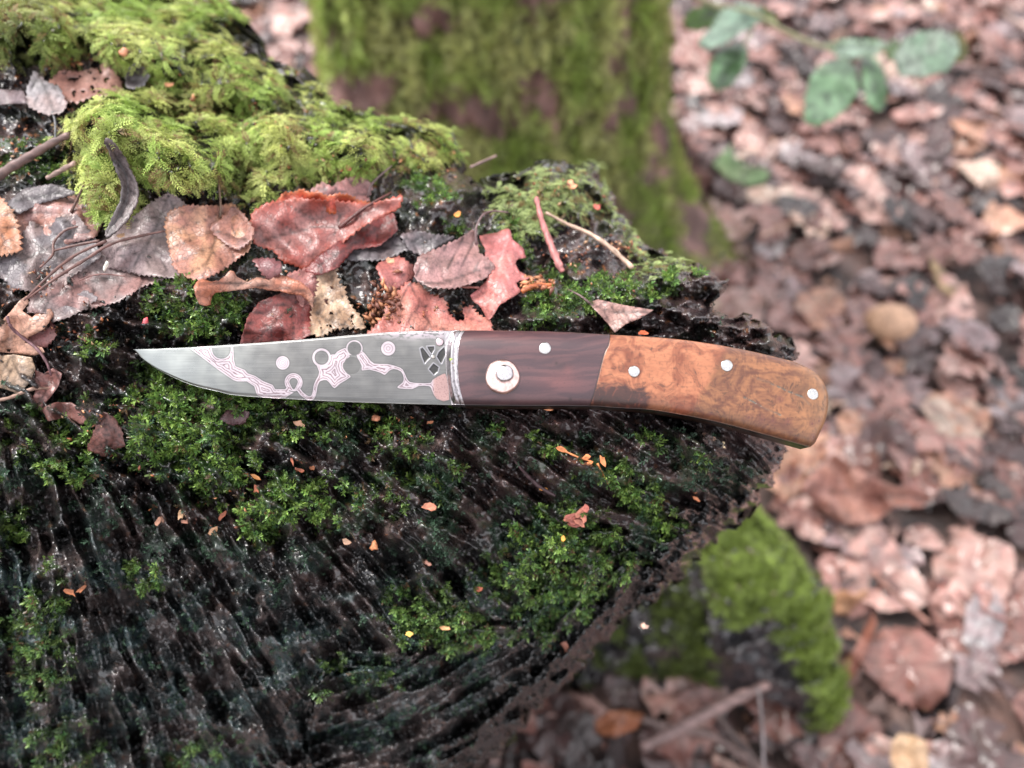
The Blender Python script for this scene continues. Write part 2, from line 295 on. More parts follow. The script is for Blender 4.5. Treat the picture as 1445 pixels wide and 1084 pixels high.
# wood relief
fib1 = fibre(px, py, 15, 100, 1, 3); fib2 = fibre(px, py, 7, 46, 9, 2); fib3 = fibre(px, py, 34, 160, 13, 2); crk = fibre(px, py, 26, 190, 21, 2)
lump = fbm(px / 46, py / 46, 30, 5, .55); fine = fbm(px / 9, py / 9, 33, 3, .6); lay = fbm(px / 30, py / 30, 37, 3)
ridged = 1 - np.abs(fib1) * 2.2
terr = (np.floor(lump * 5 + .4 * fib1) + sstep(.3, 1, (lump * 5 + .4 * fib1) % 1)) / 5    # broken steps of rotten wood
low = 1 - upper
rightlow = sstep(450, 750, px) * low
patch = sstep(-.25, .35, fbm(px / 80, py / 80, 44, 3)); billow = np.abs(fbm(px / 16, py / 16, 45, 4, .55)); bill2 = np.abs(fbm(px / 38, py / 34, 46, 3))
sharp = np.clip(np.abs(fib1) * 2.4, 0, 1.3); steps = ((fib3 * 3.2 + .5 * fib1) % 1.0); steps = np.where(steps < .82, steps / .82, (1 - steps) / .18)
chunk = np.exp(-(((px - 1010) / 120) ** 2 + ((py - 445) / 60) ** 2)) + np.exp(-(((px - 200) / 150) ** 2 + ((py - 465) / 60) ** 2)); cl = fbm(px / 34 + .3 * lump, py / 15, 48, 4, .55)
chunkr = (np.floor(cl * 4) + sstep(.5, 1, (cl * 4) % 1)) / 4
fb = fibre(px, py, 26, 105, 15, 3) + .35 * lump; q5 = fb * 4.2; ledge = (np.floor(q5) + sstep(.72, 1, q5 % 1)) / 4.2
wetp = sstep(.12, .42, fbm(px / 75, py / 75, 49, 2)) * low; big = fbm(px / 110, py / 95, 47, 2)
relief = .16 * (1 - sharp) * (low + .5 * upper) * (.35 + .65 * patch) + .10 * fib2 * (.3 + .7 * patch) + .95 * ledge * (low + .25 * upper) + .40 * terr * (1.1 - .5 * patch) + .20 * lump + .26 * (.4 - billow) * (1.2 - .9 * patch) + .25 * (.4 - bill2) + .06 * fine + .9 * chunk * chunkr
relief = relief * (1 - .55 * wetp) + .55 * big * low
cracks = sstep(.14, .42, crk) * .85 * low + .35 * sstep(.2, .6, -crk) * low + .5 * sstep(.3, .6, lay) * (.3 + .4 * upper)
amp = (1 - .5 * leafzone) * (1 - .6 * feather_m) * (1 - .35 * leafy_m)
D = Dm - amp * (relief - cracks * 1.15) + .18
bil = .30 - np.abs(fbm(px / 74, py / 54, 61, 2)) * 1.3
D = D - feather_m * (2.0 * bil + .5 * (.35 - np.abs(fbm(px / 40, py / 34, 64, 3))) + .5 * fbm(px / 22, py / 20, 62, 3) + .1) - leafy_m * .12
# edge of the stump rolls away
ed = chunked(lambda a, b: sdist(a, b, so), px, py); ed = ed + 9 * fbm(px / 26, py / 22, 90, 4)
rimz = sstep(640, 720, py) * sstep(560, 680, px); rw = 34 - 18 * sstep(620, 500, py) + 46 * rimz; roll = np.clip(1 - np.clip(ed, 0, 34) / rw, 0, 1); D = D + (1 - np.sqrt(np.clip(1 - roll ** 2, 0, 1))) * (2.2 - 1.2 * sstep(620, 500, py) + 3.4 * rimz)
# the knife rests in it
kd = chunked(lambda a, b: sdist(a, b, knife_outline), px, py)
Kp = K(px, py, -np.where(px > 650, .62, .30)); kdep = (Kp - CAM) @ AX
D = np.where(kd > -7, np.maximum(D, kdep + .03 - np.clip(-kd, 0, 7) * .03), D)
near_cut = sstep(30, 6, -kd) * (py > 500); D = D + .25 * near_cut
top_cut = sstep(22, 0, -kd) * (py < 520); kd0 = (K(px, py, 0.) - CAM) @ AX; D = np.where(top_cut > 0, np.maximum(D, kd0 - .15 + .2 * (1 - top_cut)), D)
lowleft = low * sstep(640, 480, px + (py - 800) * .3) * sstep(620, 720, py)

keep = ed > 0
V = unproj(px, py, D).reshape(-1, 3)
# colour of the wood
cA = np.array([.011, .0085, .009]); cB = np.array([.052, .033, .031]); cC = np.array([.125, .084, .076]); cG = np.array([.024, .058, .026]); cT = np.array([.040, .062, .064]); cO = np.array([.26, .10, .035])
t1 = sstep(-.3, .5, fbm(px / 70, py / 70, 50, 4)); t2 = sstep(.2, .8, fbm(px / 25, py / 25, 52, 4) + .15 * upper)
c = cA + (cB - cA) * t1[..., None]; c = c + (cC - c) * (t2 * .6)[..., None]
reddish = sstep(480, 800, px) * sstep(780, 600, py) * .45; c = c * (1 - .0 * reddish[..., None]) + reddish[..., None] * np.array([.016, .003, .005])
algae = np.clip(sstep(-.15, .5, fbm(px / 60, py / 45, 55, 5)) * (.35 + .65 * sstep(560, 700, py)) * .9, 0, 1); algae = algae * sstep(0, .35, ridged + .2) 
teal = np.clip(sstep(700, 900, py) * .9 + sstep(300, 100, px) * low * .4, 0, 1)
c = c + (cG - c) * (algae * .75 * (1 - teal))[..., None]; c = c + (cT - c) * (algae * teal + .2 * teal)[..., None]  # teal is algae tint plus wet sheen painted into the lower wood
fl = sstep(.0, .4, leafy_m); c = c + (np.array([.025, .060, .016]) - c) * (fl * .7)[..., None]
mo = feather_m; c = c + (np.array([.030, .036, .014]) - c) * (mo * .8)[..., None]
oc = sstep(.62, .82, fbm(px / 12, py / 12, 58, 3)) * (.25 + .75 * upper); c = c + (cO - c) * (oc * .8)[..., None]
c = c * (1 - .88 * (rimz * sstep(75, 45, ed))[..., None]); rim = .55 * sstep(10, 0, ed) * sstep(850, 920, py) * sstep(640, 700, px); c = c + (np.array([.20, .13, .08]) - c) * (rim * .8 * sstep(-.2, .3, fbm(px / 9, py / 5, 59, 3)))[..., None]  # undercut shade painted dark along the lower right rim, bark brown at its edge
stump = empty('tree_stump', (-6, 26, 0), label='dark wet rotten tree stump patched with moss, carrying the knife', cat='tree stump')
vidx = np.where(keep.ravel())[0]; remap = -np.ones(keep.size, int)
q = grid_faces(NX, NY, keep); used = np.unique(q); remap[used] = np.arange(len(used)); q = remap[q]; Vs = V[used]; cs = c.reshape(-1, 3)[used]
# skirt: boundary edges go down and inward to the ground
e = np.concatenate([q[:, [0, 1]], q[:, [1, 2]], q[:, [2, 3]], q[:, [3, 0]]]); key = np.sort(e, 1); kk = key[:, 0].astype(np.int64) * 10 ** 7 + key[:, 1]
uq, inv, cnt = np.unique(kk, return_inverse=True, return_counts=True); be = e[cnt[inv] == 1]
bv = np.unique(be); bm = -np.ones(len(Vs), int); bm[bv] = np.arange(len(bv)); P0 = Vs[bv]; ctr = np.array([-6., 26.])
levels = [(.015, .03), (.04, .09), (.08, .17), (.13, .26), (.2, .34), (.3, .42), (.42, .47), (.55, .50), (.7, .48), (.85, .42), (1.02, .32)]
allV = [Vs]; allC = [cs]; faces = [q]; prev = bv.copy(); base = len(Vs)
for (f, pull) in levels:
    P = P0.copy(); P[:, 2] = P0[:, 2] * (1 - f) - (.5 if f > 1 else 0); off = (ctr - P0[:, :2]) * pull; P[:, :2] += off
    P += 1.1 * np.stack([fbm(P0[:, 0] * .22 + P[:, 2] * .21, P0[:, 1] * .22 - P[:, 2] * .26, 100 + k, 4) for k in range(3)], -1)
    allV.append(P); ids = base + np.arange(len(P)); base += len(P)
    g = sstep(.1, .6, fbm(P[:, 0] / 5, P[:, 2] / 5, 7, 3) + .1); allC.append(np.array([.016, .010, .009]) + g[:, None] * np.array([.008, .018, .0]))
    faces.append(np.stack([prev[bm[be[:, 1]]], prev[bm[be[:, 0]]], ids[bm[be[:, 0]]], ids[bm[be[:, 1]]]], -1)); prev = ids
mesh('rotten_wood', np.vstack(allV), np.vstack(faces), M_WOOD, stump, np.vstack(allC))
def lookup(arr, x, y):
    fx = np.clip((np.asarray(x, float) - SX0) / ((SX1 - SX0) / (NX - 1)), 0, NX - 1.001); fy = np.clip((np.asarray(y, float) - SY0) / ((SY1 - SY0) / (NY - 1)), 0, NY - 1.001)
    i = fx.astype(int); j = fy.astype(int); a = fx - i; b = fy - j
    return (arr[j, i] * (1 - a) + arr[j, i + 1] * a) * (1 - b) + (arr[j + 1, i] * (1 - a) + arr[j + 1, i + 1] * a) * b
def surf(x, y, off=0.): return unproj(x, y, lookup(D, x, y) - off)
Ds = blur(D, 7)
def normal_at(x, y, e=6):
    a = unproj(x + e, y, lookup(Ds, x + e, y)) - unproj(x - e, y, lookup(Ds, x - e, y)); b = unproj(x, y - e, lookup(Ds, x, y - e)) - unproj(x, y + e, lookup(Ds, x, y + e))
    n = np.cross(a, b); return n / np.linalg.norm(n, axis=-1)[..., None]
# ------------------------------------------------------------------ moss templates
def tpl_feather(n=11, L=1.0, seed=0, wid=.26):
    r = random.Random(seed); V = []; T = []; S = []
    def pt(t): return np.array([L * t, .06 * math.sin(5 * t + seed), .30 * t - .55 * t * t])
    prev = None
    for i in range(n):
        t = (i + .5) / n; p = pt(t); d = pt(t + .02) - pt(t - .02); d /= np.linalg.norm(d); side = np.array([0, 1, 0])
        w = wid * (1.1 - .75 * t) * (.45 + .55 * min(1, t * 5))
        for s in (-1, 1):
            ang = r.uniform(.6, 1.0); dr = d * math.cos(ang) + s * side * math.sin(ang) + np.array([0, 0, r.uniform(-.25, .45)]); dr /= np.linalg.norm(dr)
            ll = w * r.uniform(.8, 1.25); u = np.cross(dr, [0, 0, 1]); u /= np.linalg.norm(u); k = len(V)
            V += [p, p + dr * ll * .45 + u * ll * .17 + np.array([0, 0, .02]), p + dr * ll, p + dr * ll * .45 - u * ll * .17 + np.array([0, 0, .02])]
            T += [(k, k + 1, k + 2), (k, k + 2, k + 3)]; S += [t * .8, t * .8 + .1, t * .8 + .35, t * .8 + .1]
    return np.array(V), np.array(T), np.array(S)
def tpl_leafy(n=7, L=.3, seed=0, ls=.15):
    r = random.Random(seed); V = []; T = []; S = []
    for i in range(n):
        t = (i + .6) / n; p = np.array([L * t, 0, .04 * math.sin(3 * t)]); a = i * 2.4 + r.uniform(-.5, .5); el = 1.15 - .8 * t
        dr = np.array([math.cos(el), math.sin(el) * math.cos(a), math.sin(el) * math.sin(a)]); u = np.cross(dr, [1, .1, .2]); u /= np.linalg.norm(u); w = np.cross(u, dr)
        l = ls * r.uniform(.75, 1.2); k = len(V)
        for (x, y, z) in ((0, 0, 0), (.4, .20, .08), (.95, .24, .03), (1.3, 0, -.16), (.95, -.24, .03), (.4, -.20, .08), (.7, 0, -.05)): V.append(p + dr * l * x + u * l * y + w * l * z)
        T += [(k, k + 1, k + 6), (k + 1, k + 2, k + 6), (k + 2, k + 3, k + 6), (k + 3, k + 4, k + 6), (k + 4, k + 5, k + 6), (k + 5, k, k + 6)]; S += [.3 * t] + [.35 + .5 * t + .1 * r.random()] * 5 + [.3 + .4 * t]
    return np.array(V), np.array(T), np.array(S)
def scatter(name, pos, dirs, nrm, scale, tpls, cols, mat, parent=None, **tg):
    """cols: (N,2,3) colour at foot and tip for every sprig; one merged mesh of real sprigs"""
    N = len(pos); X = dirs / np.linalg.norm(dirs, axis=1)[:, None]; Z = nrm - (nrm * X).sum(1)[:, None] * X; Z /= np.linalg.norm(Z, axis=1)[:, None] + 1e-9; Y = np.cross(Z, X)
    which = np.arange(N) % len(tpls); Vs_ = []; Fs_ = []; Cs_ = []; b = 0
    for k, (tv, tt, ts) in enumerate(tpls):
        m = which == k; n = m.sum()
        P = pos[m][:, None] + scale[m][:, None, None] * (tv[None, :, :1] * X[m][:, None] + tv[None, :, 1:2] * Y[m][:, None] + tv[None, :, 2:3] * Z[m][:, None])
        Vs_.append(P.reshape(-1, 3)); Fs_.append((tt[None] + (np.arange(n) * len(tv))[:, None, None] + b).reshape(-1, 3)); b += n * len(tv)
        s = np.clip(ts, 0, 1)[None, :, None]; Cs_.append((cols[m][:, None, 0] * (1 - s) + cols[m][:, None, 1] * s).reshape(-1, 3))
    o = mesh(name, np.vstack(Vs_), np.vstack(Fs_), mat, parent, np.vstack(Cs_), smooth=False); return tag(o, **tg)
RN = np.random.RandomState(11)
def sample_px(mask, n, box, rej=-5):
    out = []; tot = 0
    while tot < n:
        x = RN.uniform(box[0], box[1], n * 2); y = RN.uniform(box[2], box[3], n * 2); m = (RN.rand(n * 2) < lookup(mask, x, y)) & (lookup(ed, x, y) > 1) & (lookup(kd, x, y) < rej)
        out.append(np.stack([x[m], y[m]], -1)); tot += m.sum()
    return np.vstack(out)[:n]
# ================================================================== LEAVES LYING ON THE STUMP
def serrate(poly, amp, wl, seed):
    r = random.Random(seed); P = np.asarray(poly, float); out = []; n = len(P); ctr_ = P.mean(0)
    for i in range(n):
        a, b = P[i], P[(i + 1) % n]; L = np.linalg.norm(b - a); k = max(1, int(round(L / wl))); nn = np.array([b[1] - a[1], -(b[0] - a[0])]) / (L + 1e-9)
        if nn @ ((a + b) / 2 - ctr_) < 0: nn = -nn
        for j in range(k):
            out.append(a + (b - a) * j / k); 
            if amp: out.append(a + (b - a) * (j + .72) / k + nn * amp * r.uniform(.5, 1.4))
    return np.array(out)
LEAVES_PX = []
def traced_leaf(name, label, pts, c1, c2, cat='leaf', group=None, off=.35, midrib=None, veins=True, serr=(1.6, 7), curl=0., tilt=(0, 0), fold=0., wav=.34, holes=0, stalk=None, mat=None, parent=None, depth=None, edgecol=None, seed=None, spacing=3.6, smooth=1, th=.010, veinlight=False, fol=(.5, 30), stalkr=.045, tint=(.92, .82, .79)):
    seed = seed if seed is not None else len(LEAVES_PX) * 3 + 1; mat = mat or M_LEAF
    sm = smooth_poly(pts, smooth) if smooth > 1 else np.array(pts, float); LEAVES_PX.append(sm)
    sm = sm + np.random.RandomState(seed).randn(*sm.shape) * .6; serr = (serr[0] * 1.5 + .35, serr[1])
    poly = serrate(sm, *serr, seed); cc = poly.mean(0)
    x0, y0 = poly.min(0); x1, y1 = poly.max(0); gx, gy = np.meshgrid(np.arange(x0, x1, spacing), np.arange(y0, y1, spacing)); gx = gx + (np.arange(gx.shape[0]) % 2)[:, None] * spacing / 2
    gx = gx.ravel(); gy = gy.ravel(); m = inside(gx, gy, poly) & (polydist(gx, gy, poly) > spacing * .4)
    if holes: m0 = noise2(gx / 9, gy / 9, seed + 50) > holes
    pts2 = [Vector(p) for p in poly] + [Vector((a, b)) for a, b in zip(gx[m], gy[m])]; n = len(poly)
    vs, es, fs, *_ = delaunay_2d_cdt(pts2, [], [list(range(n))], 1, 1e-4)
    v = np.array([tuple(a) for a in vs]); X, Y = v[:, 0], v[:, 1]
    if holes: fs = [f for f in fs if noise2(X[list(f)].mean() / 9, Y[list(f)].mean() / 9, seed + 50) < holes]
    de = polydist(X, Y, poly); R = math.hypot(x1 - x0, y1 - y0) / 2
    if depth is None: d = np.minimum(lookup(Ds, X, Y), lookup(Ds, np.full_like(X, cc[0]), np.full_like(X, cc[1])) + fol[0] * 4) 
    else: d = depth + 0 * X
    if depth is None: d = d * .55 + .45 * (lookup(Ds, np.array([cc[0]]), np.array([cc[1]]))[0] + (lookup(Dm, X, Y) - lookup(Dm, np.array([cc[0]]), np.array([cc[1]]))[0]))
    sc = (d.mean() / 23.)
    d = d - off - curl * np.exp(-de / (R * .22)) + tilt[0] * (X - cc[0]) / 100 + tilt[1] * (Y - cc[1]) / 100 - wav * (.75 * fbm((X - cc[0]) / 58 + seed, (Y - cc[1]) / 58, seed, 2) + .7 * (.3 - np.abs(noise2((X - cc[0]) / 46 + seed, (Y - cc[1]) / 46, seed + 4)))) * sc
    vein = np.zeros(len(X))
    if midrib is not None:
        mr = smooth_poly(midrib, 5, False) if len(midrib) > 2 else np.array(midrib, float); dm = polydist(X, Y, mr, False); d = d - fold * dm / 100.
        vein = np.exp(-(dm / 1.9) ** 2)
        if veins:
            a, b = mr[0], mr[-1]; ax = (b - a) / np.linalg.norm(b - a); s = (X - a[0]) * ax[0] + (Y - a[1]) * ax[1]; t = np.abs(-(X - a[0]) * ax[1] + (Y - a[1]) * ax[0])
            ph = (s - t * .8 + 3 * noise2(X / 30, Y / 30, seed)) / (R * .30); w_ = np.abs(ph - np.round(ph)) * R * .30; vein = np.maximum(vein, np.exp(-(w_ / 1.35) ** 2)); d = d - .022 * np.clip(w_ / (R * .15), 0, 1)
        d = d + .02 * vein
    P = unproj(X, Y, d)
    nz = sstep(-.4, .4, fbm(X / 42, Y / 42, seed + 5, 3)); nz2 = sstep(.25, .6, fbm(X / 6, Y / 6, seed + 9, 3))
    c1 = np.array(c1); c2 = np.array(c2); col = (c1 + (c2 - c1) * nz[:, None]) * np.array(tint); col = col * (1 - .28 * nz2[:, None]); bz = sstep(.15, .5, fbm(X / 40, Y / 40, seed + 15, 3)); col = col * (1 - .25 * bz[:, None])
    col = col * (1 + .9 * vein[:, None]) if veinlight else col * (1 - .72 * vein[:, None])
    if edgecol is not None: col = col + (np.array(edgecol) - col) * (np.exp(-de / 4.) * .8)[:, None]
    root = P.mean(0)
    if parent is None:
        e_ = empty(name, root, label=label, cat=cat, group=group); bname = 'blade'
    else: e_ = parent; bname = name
    o = mesh(bname, P, [list(f) for f in fs], mat, e_, col)
    if parent is not None and label: o['label'] = label
    sd = o.modifiers.new('thick', 'SOLIDIFY'); sd.thickness = th * sc; sd.offset = 0
    if stalk is not None:
        sp_ = smooth_poly([s[:2] for s in stalk], 4, False); sd_ = np.interp(np.linspace(0, 1, len(sp_)), np.linspace(0, 1, len(stalk)), [s[2] for s in stalk])
        base_d = np.interp(0, [0], [0]); 
        dd = (lookup(Ds, sp_[:, 0], sp_[:, 1]) if depth is None else depth + 0 * sp_[:, 0]) - sd_
        k0 = np.argmin((X - sp_[0, 0]) ** 2 + (Y - sp_[0, 1]) ** 2); blend = np.linspace(1, 0, len(dd)) ** .5; dd = dd * (1 - blend) + (d[k0] - .03) * blend
        TP = unproj(sp_[:, 0], sp_[:, 1], dd); tv, tf = tube(TP, np.linspace(stalkr, stalkr * .6, len(TP)) * sc); tv = tv
        mesh('stalk', tv, tf, mat, e_, np.tile(np.array(c1) * .35, (len(tv), 1)))
    return e_
PK = (.43, .215, .165); PKD = (.33, .14, .12); TAN = (.56, .33, .21); SL = (.17, .165, .185); SLP = (.30, .25, .25); MAU = (.36, .22, .21); BEI = (.62, .48, .33); RED = (.42, .045, .025); DRED = (.17, .03, .028); BRN = (.15, .065, .045)
G = 'fallen leaves lying on top of the stump'
TL = lambda *a, **k: traced_leaf('fallen_leaf', *a, group=G, **k)
TL('pink brown birch leaf half under the slate leaf at the left', [(20, 302), (60, 286), (100, 279), (138, 283), (150, 298), (135, 335), (80, 348), (30, 352), (8, 330)], PK, MAU, off=.30, midrib=[(115, 285), (60, 345)], stalk=[(100, 300, .4), (112, 275, .6), (118, 262, .8)])
TL('dark slate leaf edge arching above the pink leaf at left', [(8, 288), (35, 266), (75, 261), (112, 272), (60, 286), (25, 302)], SL, (.12, .11, .12), off=.55, serr=(.6, 9), midrib=[(20, 285), (100, 270)], veins=False)
TL('slate blue birch leaf spread flat with dark branching veins', [(30, 332), (45, 312), (68, 326), (82, 308), (110, 305), (135, 340), (142, 362), (105, 388), (60, 412), (20, 408), (-5, 385), (5, 348)], SL, SLP, off=.42, midrib=[(110, 318), (80, 345), (20, 372)])
TL('mauve grey leaf under the twigs with a white seed on it', [(105, 372), (150, 360), (210, 366), (245, 388), (205, 402), (165, 425), (120, 436), (70, 442), (40, 440), (45, 410)], SLP, MAU, off=.36, midrib=[(235, 388), (140, 395), (60, 425)])
TL('grey birch leaf with its stalk standing up beside the tan leaf', [(236, 273), (212, 287), (165, 325), (140, 352), (148, 376), (200, 388), (248, 392), (272, 375), (280, 330), (283, 300), (262, 288), (246, 276)], (.30, .25, .26), SLP, off=.50, midrib=[(238, 280), (215, 330), (190, 375)], stalk=[(237, 278, .6), (238, 250, .8), (232, 232, .9), (222, 216, 1.0)], tilt=(0, .4))
TL('orange tan toothed birch leaf cut by the left edge', [(-60, 268), (-20, 275), (2, 280), (18, 300), (27, 330), (28, 354), (0, 360), (-60, 372)], TAN, (.62, .30, .17), off=.75, serr=(3.2, 7), midrib=[(-30, 280), (10, 345)])
TL('tan birch leaf with upright stalk left of the big red leaf', [(238, 300), (262, 291), (308, 291), (328, 287), (345, 308), (358, 326), (352, 352), (318, 378), (285, 396), (262, 391), (245, 376), (237, 345), (233, 318)], TAN, PK, off=.95, midrib=[(312, 300), (300, 350), (285, 392)], stalk=[(311, 308, .8), (311, 284, 1.1), (308, 256, 1.3)], tilt=(0, .2))
TL('small folded mauve flap lying across the tan leaf', [(297, 322), (312, 310), (328, 292), (345, 306), (358, 325), (352, 340), (335, 352), (318, 342), (306, 333)], MAU, PK, off=1.15, midrib=[(300, 325), (350, 340)], veins=False, curl=.06)
TL('pale pink leaf standing behind the big red leaf', [(438, 268), (458, 258), (472, 262), (480, 256), (498, 250), (514, 248), (524, 262), (518, 285), (480, 282), (450, 278)], (.66, .42, .42), (.50, .26, .26), off=1.0, midrib=[(520, 275), (450, 268)], stalk=[(519, 278, 1.2), (526, 258, 1.3), (553, 234, 1.3)])
TL('dark slate leaf tucked under the big red leaf at right', [(478, 352), (520, 350), (560, 333), (577, 350), (545, 366), (500, 369), (474, 366)], SL, (.15, .13, .14), off=.45, midrib=[(575, 345), (490, 360)])
TL('crimson shaded leaf below the edge of the big red leaf', [(450, 362), (480, 340), (515, 310), (556, 300), (562, 325), (535, 347), (500, 352), (475, 378), (452, 388), (430, 382)], (.26, .04, .035), (.20, .06, .06), off=.62, midrib=[(555, 310), (450, 375)], serr=(.8, 9))
TL('pink leaf sheet between the red leaf and the beige leaf', [(405, 388), (440, 378), (475, 374), (470, 410), (462, 450), (440, 474), (430, 440), (412, 405)], (.44, .18, .17), (.48, .22, .20), off=.40, midrib=[(450, 380), (440, 460)], veins=False)
bigred = TL('large glossy red birch leaf with scorched upturned rim', [(357, 300), (372, 290), (395, 283), (420, 281), (470, 285), (520, 288), (568, 277), (562, 294), (535, 305), (502, 325), (480, 346), (455, 358), (430, 380), (414, 374), (400, 368), (385, 352), (362, 347), (350, 326)], (.36, .10, .085), (.33, .16, .15), off=1.05, midrib=[(552, 280), (490, 316), (440, 322), (370, 340)], edgecol=(.45, .08, .04), serr=(1.8, 9), tilt=(-.3, 1.5), curl=.18, stalk=[(478, 322, 1.2), (500, 304, 1.35), (520, 290, 1.5), (552, 272, 1.5)], stalkr=.06)
traced_leaf('curled_rim', 'bright red curled rim', [(391, 293), (393, 282), (400, 274), (412, 272), (424, 267), (436, 272), (450, 271), (462, 278), (476, 274), (492, 276), (506, 283), (523, 287), (512, 297), (498, 302), (470, 300), (440, 293), (415, 288)], RED, (.50, .05, .02), parent=bigred, wav=.35, off=1.3, serr=(1.4, 6), tilt=(0, 1.6), veins=False, edgecol=(.55, .16, .05))
TL('dark red leaf in the hollow just above the blade', [(338, 488), (350, 448), (366, 426), (400, 412), (436, 424), (442, 470), (425, 480), (372, 484)], DRED, (.32, .09, .08), off=.52, midrib=[(425, 420), (355, 485)], veins=True, serr=(.6, 9))
k1 = TL('long curled oak leaf edge reaching over the green moss', [(273, 404), (279, 397), (288, 393), (298, 398), (308, 396), (318, 390), (324, 382), (331, 384), (336, 392), (348, 399), (364, 392), (380, 396), (392, 388), (408, 392), (424, 398), (436, 408), (443, 420), (441, 436), (434, 424), (424, 417), (408, 414), (393, 411), (376, 409), (358, 406), (338, 408), (320, 412), (304, 413), (300, 420), (298, 430), (289, 433), (281, 428), (276, 418)], (.56, .34, .26), (.50, .20, .12), off=.95, serr=(.2, 9), curl=-.12, wav=.3, midrib=[(280, 402), (340, 400), (436, 412)], veins=False)
TL('small torn purple scrap left of the pointed red tip', [(358, 366), (380, 364), (398, 372), (396, 384), (382, 396), (368, 384)], (.30, .12, .12), (.24, .10, .11), off=.7, serr=(1.8, 8))
TL('beige birch leaf with brown blotches standing behind the blade', [(447, 388), (458, 378), (472, 375), (474, 392), (486, 408), (492, 428), (512, 452), (514, 464), (492, 461), (470, 464), (452, 474), (438, 468), (442, 430), (450, 405)], BEI, (.36, .24, .15), off=.70, midrib=[(446, 442), (470, 455), (500, 462)], holes=.62, serr=(2.4, 7))
TL('small rounded pink leaf above the brown crumbs', [(532, 376), (545, 364), (565, 364), (584, 376), (584, 390), (566, 404), (548, 414), (540, 398)], (.52, .20, .19), (.45, .16, .14), off=.45, serr=(1.6, 7))
TL('grey mauve leaf piece behind the twisted birch leaf', [(566, 333), (590, 326), (615, 332), (642, 336), (620, 346), (596, 362), (576, 350)], SL, (.32, .26, .28), off=.4, midrib=[(570, 336), (610, 350)])
TL('pink birch leaf lying lowest with its lobes against the handle top', [(508, 482), (528, 462), (543, 448), (546, 430), (560, 416), (575, 398), (592, 402), (606, 416), (628, 424), (632, 444), (642, 452), (656, 451), (650, 434), (662, 430), (670, 442), (692, 456), (694, 482), (600, 486)], (.60, .27, .21), (.58, .22, .19), off=.62, serr=(2.2, 7), midrib=[(578, 400), (600, 440), (612, 478)])
TL('red oak leaf with pale midrib right of the twisted birch leaf', [(676, 334), (696, 330), (706, 326), (719, 324), (724, 338), (738, 350), (741, 363), (728, 368), (733, 382), (747, 392), (728, 400), (735, 412), (716, 424), (704, 432), (690, 452), (680, 436), (664, 420), (672, 410), (686, 396), (694, 380), (686, 364), (684, 350)], (.50, .18, .18), (.56, .22, .20), off=.72, serr=(0, 8), midrib=[(716, 334), (706, 370), (699, 405), (692, 440)], veinlight=True, fold=-.25, smooth=3)
TL('twisted mauve birch leaf with long curled stalk', [(583, 378), (593, 361), (622, 350), (645, 338), (668, 325), (674, 338), (676, 358), (690, 368), (699, 376), (684, 392), (660, 401), (640, 407), (608, 405), (588, 396)], (.50, .30, .30), MAU, off=.95, midrib=[(583, 398), (620, 400), (668, 384), (697, 376)], fold=.5, serr=(1.2, 8), stalk=[(672, 345, 1.2), (672, 322, 1.3), (682, 303, 1.3), (697, 298, 1.3), (717, 300, 1.3)], tilt=(.3, .2))
TL('pointed mauve leaf wedged between wood lumps above the handle', [(829, 427), (845, 423), (880, 430), (924, 438), (906, 449), (884, 457), (868, 470), (858, 456), (843, 441)], (.44, .27, .25), (.50, .32, .28), off=.60, midrib=[(832, 429), (870, 441), (918, 440)], serr=(0, 9), stalk=[(832, 428, .6), (818, 417, .5), (800, 408, .4)])
TL('brown leaf riddled with holes in the upper left moss', [(62, 122), (85, 100), (110, 103), (132, 98), (150, 88), (160, 100), (172, 120), (170, 132), (130, 135), (105, 145), (85, 140)], (.50, .30, .25), (.34, .18, .15), off=.75, holes=.48, serr=(2, 8))
TL('blue grey triangular leaf on the holed brown leaf', [(48, 100), (62, 114), (84, 124), (94, 148), (88, 158), (66, 162), (52, 156), (40, 148), (38, 126)], (.34, .35, .38), (.46, .38, .38), off=1.0, midrib=[(55, 108), (76, 156)], serr=(1.4, 8), stalk=[(74, 158, .9), (78, 172, .8), (78, 196, .5)])
TL('narrow dark leaf crossing the black wood at far left', [(-30, 124), (6, 127), (34, 128), (40, 146), (20, 146), (-30, 150)], (.20, .16, .17), (.32, .28, .31), off=.7, serr=(0, 9))
TL('little dark folded leaf sitting in moss beside the holed leaf', [(178, 108), (184, 94), (192, 90), (204, 98), (210, 108), (200, 122), (186, 124), (178, 122)], (.12, .11, .12), (.40, .42, .45), off=1.0, serr=(1, 7), curl=.1)
TL('thick slate leaf curled into a horn against the moss', [(147, 202), (154, 197), (168, 212), (182, 236), (194, 262), (192, 288), (180, 310), (164, 326), (150, 334), (153, 316), (166, 292), (171, 262), (160, 232)], (.15, .14, .145), (.24, .215, .22), off=1.3, midrib=[(150, 200), (178, 250), (176, 290), (152, 330)], veins=True, serr=(.5, 8), fold=1.6, wav=.1, th=.05, smooth=3)
TL('tan lobed oak leaf with a hole at the left edge', [(-40, 470), (0, 455), (14, 440), (28, 424), (38, 418), (40, 428), (32, 440), (46, 448), (60, 436), (72, 436), (76, 446), (62, 464), (42, 476), (34, 482), (60, 490), (63, 497), (48, 502), (18, 498), (-40, 494)], (.56, .33, .24), (.60, .38, .28), off=.62, serr=(0, 8), midrib=[(70, 440), (30, 470), (-10, 488)], veins=False, holes=.72)
TL('dull red leaf beneath the tan oak leaf at left', [(36, 478), (60, 462), (74, 456), (78, 474), (64, 490), (50, 488)], (.28, .12, .12), (.34, .18, .17), off=.3)
